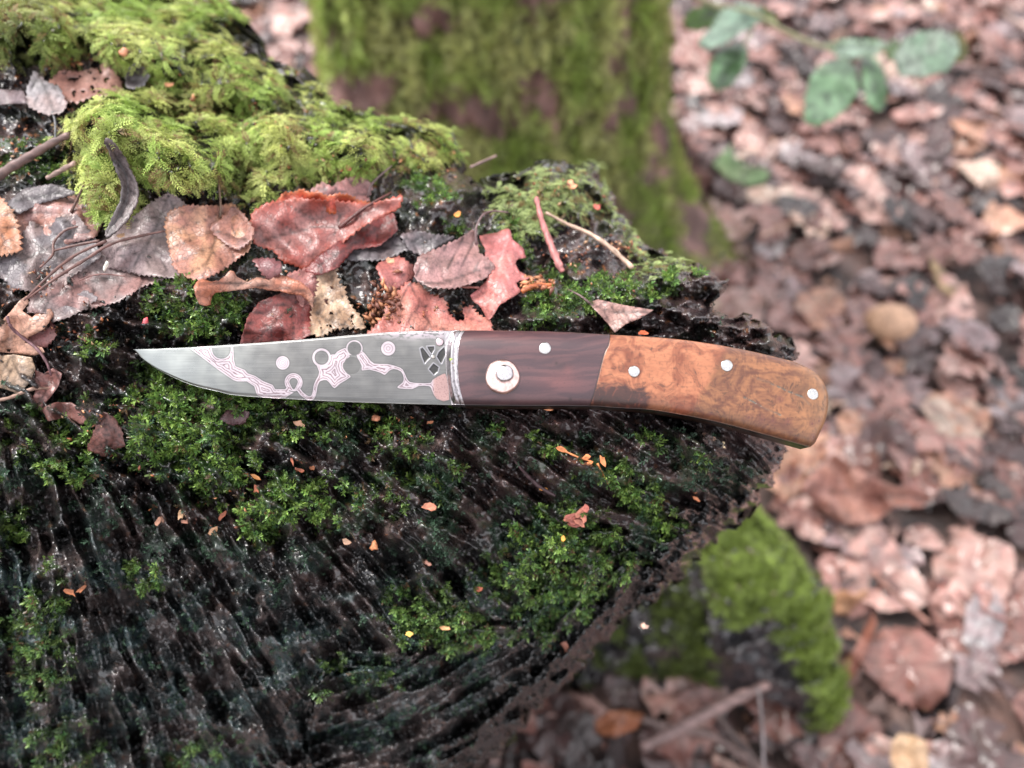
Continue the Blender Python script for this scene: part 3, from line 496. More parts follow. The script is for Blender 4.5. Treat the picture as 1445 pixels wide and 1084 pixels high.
TL('round beige leaf with a pale vein below the oak leaf', [(-30, 505), (0, 501), (22, 501), (46, 505), (50, 520), (41, 541), (27, 555), (8, 550), (-30, 540)], BEI, (.40, .32, .24), off=.55, serr=(0, 8), midrib=[(16, 502), (30, 536)], veins=True)
TL('mauve oak leaf hanging under the round beige leaf', [(50, 522), (62, 527), (76, 520), (88, 528), (82, 545), (72, 560), (58, 577), (44, 566), (50, 548)], (.42, .22, .20), (.34, .16, .15), off=.55, serr=(0, 8), midrib=[(80, 525), (55, 570)])
TL('wet brown leaf strip above the lower brown leaf', [(60, 576), (77, 568), (101, 568), (129, 590), (116, 600), (96, 588), (68, 594)], (.22, .10, .085), (.30, .16, .15), off=.4, serr=(0, 9))
TL('wet brown leaf hanging over the dark crack below the left leaves', [(124, 634), (134, 606), (146, 580), (162, 590), (172, 608), (176, 630), (158, 633), (149, 646)], (.24, .11, .095), (.18, .08, .07), off=.4, serr=(1, 9), midrib=[(150, 585), (150, 640)])
TL('grey leaf tip below the tangle of thin twigs', [(76, 440), (100, 424), (120, 410), (138, 420), (118, 436), (96, 448), (72, 456)], SL, SLP, off=.5, serr=(1, 8))
TL('small purple bark-like leaf scrap above the moss under the blade', [(310, 590), (322, 578), (340, 576), (352, 584), (344, 598), (326, 600)], (.12, .06, .07), (.18, .11, .12), off=.3, serr=(1, 9))
# ------------------------------------------------------------------ twigs and stems on the stump
def twig(name, label, cat, pts, r, col, group=None, mat=None, dep=None, seg=7, parent=None):
    P = smooth_poly([p[:2] for p in pts], 5, False); off = np.interp(np.linspace(0, 1, len(P)), np.linspace(0, 1, len(pts)), [p[2] for p in pts])
    d = (lookup(Ds, P[:, 0], P[:, 1]) if dep is None else dep(P[:, 0], P[:, 1])) - off
    W3 = unproj(P[:, 0], P[:, 1], d); rr = np.interp(np.linspace(0, 1, len(P)), np.linspace(0, 1, len(r)), r)
    rr = rr * (1 + .15 * np.sin(np.arange(len(P)) * 2.1)); v, f = tube(W3, rr, seg); col = np.tile(np.array(col), (len(v), 1)) * (1 + .3 * np.random.RandomState(len(pts)).randn(len(v), 1)).clip(.5, 1.6)
    if parent: return mesh(name, v, f, mat or M_DRY, parent, col)
    root = W3.mean(0); o = mesh(name, v - root, f, mat or M_DRY, None, col); o.location = root; return tag(o, label, cat, group)
GT = 'twigs and stems lying on the stump'
twig('twig', 'grey brown twig with a knot at the upper left edge', 'twig', [(-30, 268, .5), (10, 240, .6), (40, 222, .7), (70, 204, .8), (98, 190, .9)], [.17, .16, .15, .13, .1], (.16, .10, .09), GT)
twig('twig', 'short pale twig stub beside the slate leaf edge', 'twig', [(66, 252, .6), (84, 242, .7), (106, 230, .7)], [.07, .09, .08], (.30, .20, .17), GT)
TWB = (.14, .07, .06)
twig('twig', 'longest thin brown twig running down to the lower left leaves', 'twig', [(232, 326, .8), (190, 335, .8), (155, 345, .8), (118, 368, .8), (80, 392, .8), (38, 422, .7)], [.03, .045, .05, .05, .045, .03], TWB, GT)
twig('twig', 'second thin brown twig just beneath the longest one', 'twig', [(150, 340, .8), (110, 358, .8), (75, 384, .8), (34, 424, .7)], [.05, .05, .045, .03], TWB, GT)
twig('twig', 'thin twig with a side shoot over the slate blue leaf', 'twig', [(110, 320, .8), (92, 325, .8), (76, 342, .8), (74, 360, .8), (56, 378, .7)], [.03, .04, .04, .04, .03], TWB, GT)
twig('twig', 'short straight twig meeting the thin twig bundle', 'twig', [(140, 340, .85), (108, 346, .85), (76, 354, .8)], [.05, .045, .03], TWB, GT)
twig('twig', 'hair thin stalk crossing the mauve grey leaf', 'twig', [(112, 396, .7), (130, 389, .75), (150, 387, .75), (176, 390, .7)], [.02, .025, .025, .02], (.2, .1, .09), GT)
twig('twig', 'slender purple stalk curving over the tan oak leaf', 'twig', [(10, 446, .9), (16, 462, .9), (34, 478, .9), (52, 492, .8), (66, 512, .7), (72, 530, .6)], [.04, .05, .05, .05, .04, .03], (.16, .08, .09), GT)
twig('twig', 'curved pale root across the left leaves by the dark wood', 'twig', [(-20, 568, .5), (12, 562, .5), (36, 552, .5), (52, 548, .5), (70, 549, .5)], [.05, .06, .06, .06, .04], (.34, .22, .17), GT)
twig('stem', 'reddish flat leaf stem standing out of the right moss', 'stem', [(757, 280, 1.3), (764, 310, 1.2), (775, 340, 1.0), (788, 372, .6), (794, 384, .4)], [.09, .10, .13, .14, .08], (.42, .16, .15), GT)
twig('stem', 'long pale straw bent over the right moss', 'stem', [(770, 300, 1.0), (800, 316, 1.0), (832, 330, 1.0), (862, 350, .9), (892, 378, .7)], [.05, .06, .08, .09, .10], (.52, .36, .27), GT)
twig('stem', 'orange splinter lying where leaves meet the moss', 'stem', [(736, 412, .8), (752, 404, .9), (778, 402, .8)], [.08, .1, .06], (.55, .15, .05), GT, mat=M_LEAF)
twig('twig', 'tiny pale twig poking up behind the black wood spikes', 'twig', [(664, 236, 1.2), (682, 228, 1.3), (700, 220, 1.4)], [.05, .06, .04], (.30, .20, .18), GT)
twig('twig', 'thin red stalk beside the brown crumb heap', 'twig', [(622, 398, .9), (648, 404, .8), (676, 406, .7)], [.05, .05, .04], (.3, .12, .1), GT)
twig('twig', 'thin dark splinter lodged in the upright ridges under the dark scale', 'twig', [(716, 636, .3), (736, 662, .35), (758, 684, .35), (784, 700, .3)], [.03, .05, .07, .04], (.07, .04, .045), GT)
# ------------------------------------------------------------------ crumbs, seeds, small bits
def bit(name, label, cat, x, y, sx, sy, ang, col, off=.25, group=None, kind='flake', seed=0, parent=None, depth=None, mat=None):
    r = random.Random(seed + int(x * 7 + y)); d = (float(lookup(Ds, np.array([x]), np.array([y]))[0]) if depth is None else depth) - off; s = d / F; n = 9; a0 = math.radians(ang)
    V_ = []; Fc = []; rings = ((0, .34), (.5, .30), (.85, .16), (1, 0)) if kind == 'flake' else ((0, .9), (.45, .8), (.8, .5), (1, 0))
    jit = [r.uniform(.5, 1.3) for _ in range(n)]; bend = r.uniform(.1, .4)
    c0 = unproj(x, y, d)
    for side in (1, -1):
        for (rad, hh) in rings[:-1] if side == -1 else rings:
            for k in range(n):
                th = 2 * math.pi * k / n; u = math.cos(th) * rad * sx * jit[k]; w = math.sin(th) * rad * sy * jit[k]; ca, sa = math.cos(a0), math.sin(a0)
                X = u * ca - w * sa; Y = u * sa + w * ca; h_ = side * hh * (.22 if kind == 'flake' else 1) * min(sx, sy) * s + (u / sx) ** 2 * bend * sx * s * (1 if kind == 'flake' else .1) + r.uniform(-.05, .05) * sx * s
                V_.append(c0 + RT * X * s - UP * Y * s - AX * h_)
    m = len(rings)
    for i in range(m - 1):
        for k in range(n): Fc.append([i * n + k, i * n + (k + 1) % n, (i + 1) * n + (k + 1) % n, (i + 1) * n + k])
    b = m * n
    for i in range(m - 2):
        for k in range(n): Fc.append([b + i * n + (k + 1) % n, b + i * n + k, b + (i + 1) * n + k, b + (i + 1) * n + (k + 1) % n])
    for k in range(n): Fc.append([b + (m - 2) * n + (k + 1) % n, b + (m - 2) * n + k, (m - 1) * n + k, (m - 1) * n + (k + 1) % n])
    V_ = np.array(V_); cc = np.array(col) * np.random.RandomState(r.randint(0, 999)).uniform(.7, 1.25, (len(V_), 1))
    if parent: return mesh(name, V_, Fc, mat or M_DRY, parent, cc)
    o = mesh(name, V_ - c0, Fc, mat or M_DRY, None, cc); o.location = c0; return tag(o, label, cat, group)
OR = (.38, .13, .05); OR2 = (.27, .075, .035); CR = (.46, .28, .16); GC = 'leaf crumbs and bud scales on the stump'
B = lambda label, x, y, sx, sy, ang, col=OR, name='leaf_crumb', cat='leaf crumb', **k: bit(name, label, cat, x, y, sx, sy, ang, col, group=GC, **k)
B('small white seed lying on the mauve grey leaf', 150, 375, 8, 3.8, -65, (.8, .78, .68), 'seed', 'seed', off=.95, kind='round')
B('pink tipped bud below the black wood hump near the blade tip', 205, 457, 8, 6, -70, (.75, .12, .14), 'bud', 'bud', off=.5, kind='round')
B('yellowish crumb on the fine twig bundle', 172, 333, 6, 3.5, -15, CR, off=1.0)
B('orange brown curled husk above the left side of the moss patch', 356, 672, 13, 4, 20, (.40, .17, .05), off=.45)
B('dark red husk just under the orange brown curled husk', 362, 690, 6, 6, 50, OR2, off=.4)
B('upright pale husk left of the leafy hollow', 255, 727, 8, 4.5, -80, CR, off=.45)
B('flat brown scale lying under the upright pale husk', 261, 736, 9, 3.2, 10, (.4, .18, .12), off=.4)
B('slim tan husk left of the upright pale husk', 222, 736, 9, 4, -55, (.55, .28, .18), off=.45)
B('knobbly tan husk pointing down from the moss', 302, 748, 8, 5, -45, (.5, .27, .15), off=.4)
B('thin rust coloured husk joined above the knobbly one', 314, 728, 9, 3.4, -60, OR2, off=.4)
B('pale grain in the left green film', 89, 636, 6, 5, 20, CR, off=.4, kind='round')
B('bent orange husk standing out of the lower left wood', 100, 836, 9, 4.5, 30, OR, off=.6)
B('second arm of the bent orange husk at lower left', 115, 832, 9, 4, -35, OR, off=.6)
B('curled red brown bract right of the leafy hollow', 412, 648, 9, 2.6, 75, OR2, off=.45)
B('rusty bract tip below the curled bract', 424, 664, 7, 4, 25, OR2, off=.45)
B('tiny orange dot right of the rusty bract', 441, 661, 4, 3.5, 50, OR, off=.4)
B('pale tan chip on the dark wood below the blade', 422, 598, 9, 5, 10, (.72, .40, .25), off=.45)
B('orange bit right against the blade underside', 285, 536, 7, 4, 5, (.62, .26, .06), off=.2)
B('orange flake on the purple wood left of the cone scale', 606, 716, 9, 6, -10, (.66, .26, .16), off=.4)
B('reddish bud with pale tip in the middle of the dark wood', 528, 770, 6, 8, 0, (.75, .30, .14), off=.5, kind='round')
B('tan grain left of the reddish bud', 489, 764, 8, 5, -20, (.6, .36, .24), off=.4)
B('pink grain below the orange flake', 603, 795, 6, 4.5, 20, (.75, .38, .28), off=.4, kind='round')
B('bright orange grain at the top of the large moss patch', 794, 760, 3.4, 7.5, 10, (.85, .42, .08), off=.5)
B('orange flake left of the cone scale', 767, 690, 6, 3.5, 0, (.75, .30, .05), off=.3)
B('bright yellow orange grain in the lower middle moss', 577, 895, 8, 3.8, 0, (.95, .60, .15), off=.6)
B('pale orange grain right of the bright one in the lower moss', 627, 887, 7, 4, 5, (.95, .50, .22), off=.6)
B('red grain above the lower middle moss', 672, 832, 8, 4.5, -20, (.55, .16, .09), off=.4)
B('orange lump below the guard of the knife', 529, 590, 8, 6, 20, (.72, .30, .17), off=.5, kind='round')
B('red orange chip left of the moss below the bolster', 606, 596, 6, 3.2, -20, OR, off=.5)
B('small orange chip peeking out under the dark handle scale', 774, 577, 7, 4, 5, (.80, .32, .14), off=.75)
B('red orange chip on wood above the pale handle scale', 909, 470, 8, 4, -5, (.65, .14, .05), off=.6)
B('pale chip pointing at the handle end', 1000, 617, 11, 4.5, 18, (.36, .22, .16), off=.45)
B('cream end of the pale chip under the handle', 1019, 628, 5.5, 6.5, 0, (.90, .72, .45), off=.5, kind='round')
B('small red orange flake on the wood right of the green tuft', 982, 704, 7, 3, 25, (.80, .28, .12), off=.35)
B('pinkish flake at the lower rim of the moss patch', 800, 914, 6, 10, -40, (.45, .18, .12), off=.3)
B('yellow grain in the moss top left', 174, 74, 7, 6, 0, (.75, .33, .20), off=1.1, kind='round')
B('orange crumb between the moss mounds', 238, 120, 8, 5, 10, (.75, .34, .17), off=1.0)
B('pale crumb further right between the moss mounds', 313, 173, 9, 4, 10, (.72, .42, .25), off=.8)
B('red crumb on the dark lump at the moss edge', 405, 183, 5, 5, 0, (.75, .22, .10), off=1.0)
B('orange crumb on top of the right moss mound', 806, 262, 8, 7, 0, (.80, .36, .20), off=1.0)
B('red crumb at the right side of the right moss mound', 842, 292, 6, 4.5, 0, (.70, .16, .12), off=.9)
B('small orange crumb on the spiky black wood', 646, 302, 5, 4.5, 0, (.75, .30, .07), off=.9)
B('pink crumb on the corner of the red leaf shadow', 551, 367, 7, 4.5, 0, (.70, .34, .20), off=.85)
B('rusty piece above the crimson leaf corner', 492, 238, 4, 5, 0, OR2, off=1.0)
# the rusty bract sprig below the handle
sprig = empty('bract_sprig', surf(800., 640., .5), label='rusty star shaped bract sprig on ridged wood below the handle', cat='bract sprig')
for (x, y, sx, sy, a) in ((793, 633, 8, 4.5, 20), (828, 645, 9, 5, -35), (851, 650, 9, 4.5, 70), (832, 655, 6, 5, 0)): bit('bract', None, None, x, y, sx, sy, a, (.62, .22, .08), off=.6, parent=sprig)
twig('stalk', None, None, [(796, 636, .55), (815, 645, .6), (836, 652, .55)], [.035, .03, .03], (.62, .20, .07), parent=sprig)
twig('stalk', None, None, [(843, 654, .55), (850, 668, .55), (858, 682, .45)], [.035, .03, .03], (.62, .22, .07), parent=sprig)
# cone scale : ruffled dark red lump
cone = empty('cone_scale', surf(815., 728., .5), label='ruffled dark red cone scale above the large moss patch', cat='cone scale')
for i, (x, y, sx, sy, a) in enumerate(((808, 735, 13, 9, 15), (815, 730, 15, 7, -35), (820, 722, 12, 6, -55), (812, 741, 11, 5, 5), (824, 729, 9, 6, -70), (804, 729, 8, 4, -20), (818, 738, 9, 5, 40), (826, 718, 6, 5, -60))):
    bit('scale_flake', None, None, x, y, sx, sy, a, (.34, .10, .075) if i % 2 else (.42, .15, .10), off=.42 + .06 * i, parent=cone, seed=i)
# little mushroom hanging under the stump rim
bit('mushroom', 'tiny pale pink mushroom under the lower right stump rim', 'mushroom', 909, 884, 6, 5.5, 30, (.75, .48, .38), depth=26.6, off=0, kind='round')
# uncountable crumbs
def crumbs(name, regions, n, cols, label, cat, size=(2, 5)):
    Vv = []; Ff = []; Cc = []; b = 0
    for i in range(n):
        cx, cy, rx, ry, off = regions[RN.randint(len(regions))]; x = cx + RN.randn() * rx * .5; y = cy + RN.randn() * ry * .5
        if lookup(ed, x, y) < 6 or lookup(kd, x, y) > -6: continue
        p = surf(x, y, off * RN.uniform(.3, 1)); s = RN.uniform(*size) * lookup(D, x, y) / F; ax = RN.randn(3); ax /= np.linalg.norm(ax); bx = np.cross(ax, RN.randn(3)); bx /= np.linalg.norm(bx); nx_ = np.cross(ax, bx)
        v = np.array([p - ax * s, p + bx * s * .5 + nx_ * s * .2, p + ax * s, p - bx * s * .5 + nx_ * s * .25, p + nx_ * s * .5, p - nx_ * s * .15]); Vv.append(v)
        Ff.append(np.array([(0, 1, 4), (1, 2, 4), (2, 3, 4), (3, 0, 4), (1, 0, 5), (2, 1, 5), (3, 2, 5), (0, 3, 5)]) + b); b += 6; Cc.append(np.tile(np.array(cols[RN.randint(len(cols))]) * RN.uniform(.5, 1.2), (6, 1)))
    return tag(mesh(name, np.vstack(Vv), np.vstack(Ff), M_DRY, None, np.vstack(Cc), smooth=False), label, cat, kind='stuff')
crumbs('wood_crumbs', [(110, 85, 50, 14, .5), (250, 130, 90, 30, .5), (300, 150, 50, 20, .5), (360, 165, 50, 20, .5), (815, 375, 80, 28, .4), (750, 400, 30, 10, .4), (540, 420, 32, 24, .5), (545, 440, 28, 16, .5), (30, 215, 40, 30, .4), (290, 700, 110, 50, .2), (140, 600, 50, 60, .2), (100, 470, 60, 20, .3), (560, 600, 60, 20, .2), (590, 230, 70, 20, .5), (450, 235, 100, 20, .5), (60, 150, 60, 40, .4), (780, 260, 70, 30, .6), (880, 350, 40, 14, .4), (60, 400, 60, 40, .45), (620, 440, 40, 16, .4), (400, 400, 60, 30, .4)], 900,
       [OR, OR2, (.30, .10, .06), (.55, .34, .20), (.12, .05, .04), (.68, .30, .15)], 'rusty wood crumbs and bud scales scattered over the stump', 'crumbs')
crumbs('wood_chips', [(540, 430, 26, 30, .8), (548, 420, 22, 22, .9), (535, 448, 20, 14, .7), (760, 400, 24, 10, .6)], 120, [(.34, .12, .06), (.16, .06, .04), (.55, .24, .12)], 'heap of brown wood chips behind the blade heel', 'wood chips', size=(5, 10))
# ------------------------------------------------------------------ moss on the stump
def uv_dirs(n, nrm, a, b, down):
    r = RN.randn(n, 3); t = r - (r * nrm).sum(1)[:, None] * nrm; t /= np.linalg.norm(t, axis=1)[:, None]
    return nrm * a + t * b + np.array([0, 0, -1.]) * down
fm_d = feather_m * (.12 + .88 * sstep(-.06, .12, bil)) * (.35 + .65 * sstep(-.35, .15, fbm(px / 20, py / 20, 81, 3)))
pts = sample_px(fm_d, 12000, (-80, 1000, -60, 400)); nx_ = normal_at(pts[:, 0], pts[:, 1]); n = len(pts); pos = surf(pts[:, 0], pts[:, 1], -.02)
tone = sstep(-.5, .5, fbm(pts[:, 0] / 60, pts[:, 1] / 60, 82, 3)); rt = sstep(640, 700, pts[:, 0])[:, None]; dk = (sstep(120, 30, pts[:, 0]) * sstep(110, 60, pts[:, 1]))[:, None] * .5
hi = sstep(-.05, .28, lookup(bil, pts[:, 0], pts[:, 1]))[:, None]; tip = np.array([.78, .85, .27]) + (np.array([.48, .68, .15]) - np.array([.78, .85, .27])) * tone[:, None]; tip = tip * (1 - rt) + np.array([.50, .62, .24]) * rt; tip = tip * RN.uniform(.65, 1.3, (n, 1)); tip = tip * (1 - dk)
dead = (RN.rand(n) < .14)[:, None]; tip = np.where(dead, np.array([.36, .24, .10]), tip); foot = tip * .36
FT = [tpl_feather(11, 1.0, s) for s in range(5)]
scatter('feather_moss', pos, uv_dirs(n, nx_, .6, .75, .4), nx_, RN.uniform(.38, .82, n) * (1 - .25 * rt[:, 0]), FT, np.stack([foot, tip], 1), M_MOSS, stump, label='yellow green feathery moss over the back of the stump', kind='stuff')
pts = sample_px(np.clip(leafy_m * 1.3, 0, 1) * (.05 + .95 * sstep(-.14, .16, fbm(px / 11, py / 11, 77, 3) + .4 * (leafy_m - .62))), 10000, (-60, 1060, 200, 1110), -1.5); nx_ = normal_at(pts[:, 0], pts[:, 1], 8); n = len(pts); pos = surf(pts[:, 0], pts[:, 1], .02)
tone = RN.rand(n, 1); lo = sstep(700, 1000, pts[:, 1])[:, None]; tip = np.array([.31, .46, .10]) * (1 - tone) + np.array([.12, .26, .065]) * tone; tip = tip * (1 - .3 * lo) + lo * np.array([0, .01, .025]); bright = (sstep(.5, .9, lookup(leafy_m, pts[:, 0], pts[:, 1])))[:, None]; tip = tip * (.5 + .75 * bright); tip *= RN.uniform(.45, 1.4, (n, 1)); tip = np.where(RN.rand(n, 1) < .06, np.array([.16, .10, .05]), tip)
LT = [tpl_leafy(7, .26, s) for s in range(6)]
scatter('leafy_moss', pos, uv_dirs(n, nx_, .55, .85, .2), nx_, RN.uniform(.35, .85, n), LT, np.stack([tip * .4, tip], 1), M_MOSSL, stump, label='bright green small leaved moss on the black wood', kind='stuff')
xs_ = RN.uniform(212, 640, 420); ys_ = np.interp(xs_, blade_bot[:, 0], blade_bot[:, 1]) + RN.uniform(1.5, 8, 420); m_ = noise2(xs_ / 16, xs_ * 0, 78) > .02; xs_, ys_ = xs_[m_], ys_[m_]; n = len(xs_); nx_ = normal_at(xs_, ys_, 8)
tip = np.array([.24, .40, .08]) * RN.uniform(.5, 1.4, (n, 1)); scatter('edge_moss', surf(xs_, ys_, .05), nx_ * .9 + UP * .6 + .5 * RN.randn(n, 3), nx_, RN.uniform(.6, 1.15, n), LT, np.stack([tip * .4, tip], 1), M_MOSSL, stump, label='moss shoots reaching up over the lower edge of the blade', kind='stuff')
pts = sample_px(np.clip(algae * .8 * (1 - feather_m) * (1 - .9 * leafzone) * (1 - .6 * lowleft) * (1 - rimz * sstep(70, 40, ed)), 0, 1), 3600, (-60, 1060, 430, 1110)); nx_ = normal_at(pts[:, 0], pts[:, 1], 8); n = len(pts); pos = surf(pts[:, 0], pts[:, 1], .0)
tip = np.array([.06, .115, .07]) * RN.uniform(.5, 1.7, (n, 1)); scatter('film_moss', pos, uv_dirs(n, nx_, .5, .9, .1), nx_, RN.uniform(.3, .7, n), LT[:3], np.stack([tip * .5, tip], 1), M_MOSSL, stump, label='dark thin moss film over the sloping wood', kind='stuff')
# ================================================================== MOSSY ROOT
ro = smooth_poly([(760, 890), (850, 820), (930, 760), (1000, 700), (1050, 700), (1085, 735), (1118, 775), (1140, 805), (1168, 830), (1170, 870), (1186, 920), (1196, 965), (1192, 1010), (1160, 1036), (1120, 1020), (1075, 1000), (1030, 985), (985, 972), (955, 962), (925, 975), (880, 970), (820, 985), (760, 960)], 4)
rx, ry, rnx, rny = make_field(3.6, 740, 1215, 680, 1050)
re_ = chunked(lambda a, b: sdist(a, b, ro), rx, ry) + 4 * fbm(rx / 26, ry / 26, 120, 3)
gd = ground_d(ry); hgt = np.clip((1010 - ry + (rx - 1000) * .35) / 300, 0, 1.1) * 17 + 2; zc = sp - (CY - ry) / F * cp; rd = (H - hgt) / zc
rd = rd - 3 * np.exp(-(((rx - 1010) / 90) ** 2 + ((ry - 860) / 80) ** 2)) + 2.2 * np.exp(-(polydist(rx, ry, [(1090, 800), (1120, 900), (1150, 990)], False) / 22) ** 2) * 0 - 1.5 * fbm(rx / 50, ry / 40, 121, 4) - .5 * fbm(rx / 15, ry / 12, 122, 3)
rl = np.clip(1 - np.clip(re_, 0, 55) / 55, 0, 1); rd = rd + (1 - np.sqrt(np.clip(1 - rl ** 2, 0, 1))) * 6; rd = np.minimum(rd, gd + 1)
rk = re_ > 0; rq = grid_faces(rnx, rny, rk); RV = unproj(rx, ry, rd).reshape(-1, 3)
rmoss = sstep(-10, 15, sdist(rx, ry, [(1000, 700), (1060, 700), (1130, 790), (1172, 835), (1175, 880), (1198, 970), (1190, 1015), (1150, 1028), (1140, 960), (1110, 900), (1085, 850), (1050, 870), (1010, 850), (1005, 800), (985, 760)]) + 16 * fbm(rx / 24, ry / 24, 123, 3))
rmoss2 = sstep(.0, .4, fbm(rx / 40, ry / 40, 124, 3) + .1) * .55 * sstep(-10, 20, sdist(rx, ry, [(760, 880), (960, 790), (1010, 860), (1010, 960), (900, 970), (780, 960)])); rmoss = np.clip(rmoss * (.1 + .9 * sstep(-.25, .1, fbm(rx / 16, ry / 16, 129, 3))) + rmoss2, 0, 1)
rc = np.array([.028, .026, .030]) + sstep(-.2, .5, fbm(rx / 40, ry / 25, 125, 4))[..., None] * np.array([.03, .022, .02]); rc = rc + (np.array([.20, .07, .04]) - rc) * (.6 * sstep(.1, .5, fbm(rx / 16, ry / 30, 126, 3)) * sstep(-20, 20, -np.hypot(rx - 1070, ry - 800) + 70))[..., None]; rc = rc + (np.array([.045, .075, .015]) - rc) * (rmoss * .8)[..., None]
uu = np.unique(rq); rm = -np.ones(RV.shape[0], int); rm[uu] = np.arange(len(uu)); rq2 = rm[rq]; RVu = RV[uu]; rcu = rc.reshape(-1, 3)[uu]
e = np.concatenate([rq2[:, [0, 1]], rq2[:, [1, 2]], rq2[:, [2, 3]], rq2[:, [3, 0]]]); key = np.sort(e, 1); kk = key[:, 0].astype(np.int64) * 10 ** 6 + key[:, 1]; uq, inv, cnt = np.unique(kk, return_inverse=True, return_counts=True); be = e[cnt[inv] == 1]
bv = np.unique(be); bmap = -np.ones(len(RVu), int); bmap[bv] = np.arange(len(bv)); P0 = RVu[bv]; lv = [RVu]; lc = [rcu]; lf = [rq2]; prev = bv; base = len(RVu)
for f in (.35, 1.05):
    P = P0.copy(); P[:, 2] = P0[:, 2] * (1 - f) - (.6 if f > 1 else 0); P[:, :2] += (np.array([6., 28.]) - P0[:, :2]) * .08 * f; lv.append(P); lc.append(np.tile([.02, .018, .016], (len(P), 1))); ids = base + np.arange(len(P)); base += len(P)
    lf.append(np.stack([prev[bmap[be[:, 1]]], prev[bmap[be[:, 0]]], ids[bmap[be[:, 0]]], ids[bmap[be[:, 1]]]], -1)); prev = ids
mesh('root', np.vstack(lv), np.vstack(lf), M_WOOD, stump, np.vstack(lc))
def lookup2(arr, x, y):
    fx = np.clip((x - 740) / (475. / (rnx - 1)), 0, rnx - 1.01); fy = np.clip((y - 680) / (370. / (rny - 1)), 0, rny - 1.01); i = fx.astype(int); j = fy.astype(int); return arr[j, i]
rds = blur(rd, 4); xs = RN.uniform(745, 1210, 60000); ys = RN.uniform(685, 1045, 60000); m = (lookup2(rmoss, xs, ys) > RN.rand(60000)) & (lookup2(re_, xs, ys) > 3); xs = xs[m][:6500]; ys = ys[m][:6500]; n = len(xs)
e6 = 8; na = unproj(xs + e6, ys, lookup2(rds, xs + e6, ys)) - unproj(xs - e6, ys, lookup2(rds, xs - e6, ys)); nb = unproj(xs, ys - e6, lookup2(rds, xs, ys - e6)) - unproj(xs, ys + e6, lookup2(rds, xs, ys + e6)); nn = np.cross(na, nb); nn /= np.linalg.norm(nn, axis=1)[:, None]
tip = np.array([.34, .46, .09]) * RN.uniform(.5, 1.25, (n, 1)) * np.where(xs < 1000, .45, 1)[:, None]; FT2 = [tpl_feather(6, 1.0, s, .34) for s in range(4)]  # moss left on the root darkened to paint its shaded face
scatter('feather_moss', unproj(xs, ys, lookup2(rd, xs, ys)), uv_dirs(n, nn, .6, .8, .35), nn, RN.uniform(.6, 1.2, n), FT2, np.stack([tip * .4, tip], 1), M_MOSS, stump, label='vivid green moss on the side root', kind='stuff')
# ================================================================== TREE BEHIND
TXc, TYc = -3.2, 83.0
tree = empty('tree', (TXc, TYc, 0), label='thick mossy tree trunk standing behind the stump', cat='tree')
na_, nz_ = 260, 230; th = np.linspace(0, 2 * np.pi, na_, endpoint=False); zz = np.concatenate([np.linspace(-1, 60, 170), np.linspace(61, 260, 60)]); TH, ZZ = np.meshgrid(th, zz)
def trunk_r(TH, ZZ):
    fl = np.exp(-np.clip(ZZ, 0, None) / 14.) ; right = np.exp(-((np.mod(TH + np.pi + .35, 2 * np.pi) - np.pi) / .55) ** 2); left = np.exp(-((np.mod(TH - math.radians(210) + np.pi, 2 * np.pi) - np.pi) / .5) ** 2); front = np.exp(-((np.mod(TH - math.radians(275) + np.pi, 2 * np.pi) - np.pi) / .4) ** 2)
    r = 16.8 + fl * (3 + 15 * right + 5 * left + 5 * front) - .012 * ZZ
    X = np.cos(TH) * 8; Y = np.sin(TH) * 8; return r + 1.1 * fbm(X / 3.2 + ZZ / 60, Y / 3.2 + ZZ / 70, 130, 3) + .8 * (1 - np.abs(fbm((X + ZZ * .03) / .9, Y / .9 + ZZ / 16, 131, 3)) * 2) + .3 * fbm(X * 1.3, ZZ / 2.5 + Y * 1.3, 132, 3)
Rr = trunk_r(TH, ZZ); TV = np.stack([TXc + Rr * np.cos(TH), TYc + Rr * np.sin(TH), ZZ], -1).reshape(-1, 3)
i = np.arange(na_ * nz_).reshape(nz_, na_); j = np.roll(i, -1, 1); tq = np.stack([i[:-1], j[:-1], j[1:], i[1:]], -1).reshape(-1, 4)
tmf = lambda TH, ZZ: sstep(-.22, .22, fbm(np.cos(TH) * 3.4 + np.sin(TH) * 2, ZZ / 6 + np.sin(TH) * 2, 140, 4) + .30 - .5 * np.exp(-((np.mod(TH, 2 * np.pi) - 4.55) / .22) ** 2 - ((ZZ - 16) / 7) ** 2))
tm = tmf(TH, ZZ); tcg = sstep(-.3, .4, fbm(TH * 9, ZZ / 12, 141, 4)); tcc = np.array([.13, .075, .065]) + (np.array([.26, .15, .13]) - np.array([.13, .075, .065])) * tcg[..., None]; tcc = tcc + (np.array([.10, .13, .03]) - tcc) * (tm * .75)[..., None]
mesh('trunk', TV, tq, M_BARK, tree, tcc.reshape(-1, 3))
N0 = 60000; ta = RN.uniform(math.radians(175), math.radians(365), N0); tz = RN.uniform(0, 62, N0) ; m = RN.rand(N0) < tmf(ta, tz) * .9; ta = ta[m][:24000]; tz = tz[m][:24000]; n = len(ta); Rt = trunk_r(ta, tz)
pos = np.stack([TXc + Rt * np.cos(ta), TYc + Rt * np.sin(ta), tz], -1); nn = np.stack([np.cos(ta), np.sin(ta), 0 * ta + .1], -1); tn = sstep(-.4, .4, fbm(ta * 5, tz / 10, 142, 3))[:, None]
tip = (np.array([.82, .84, .32]) * (1 - tn) + np.array([.50, .68, .14]) * tn) * RN.uniform(.5, 1.2, (n, 1))
scatter('trunk_moss', pos, uv_dirs(n, nn, .7, .8, .3), nn, RN.uniform(.8, 1.8, n), [tpl_feather(5, 1.0, s, .40) for s in range(4)], np.stack([tip * .4, tip], 1), M_MOSS, tree, label='yellow green moss coating the bark', kind='stuff')
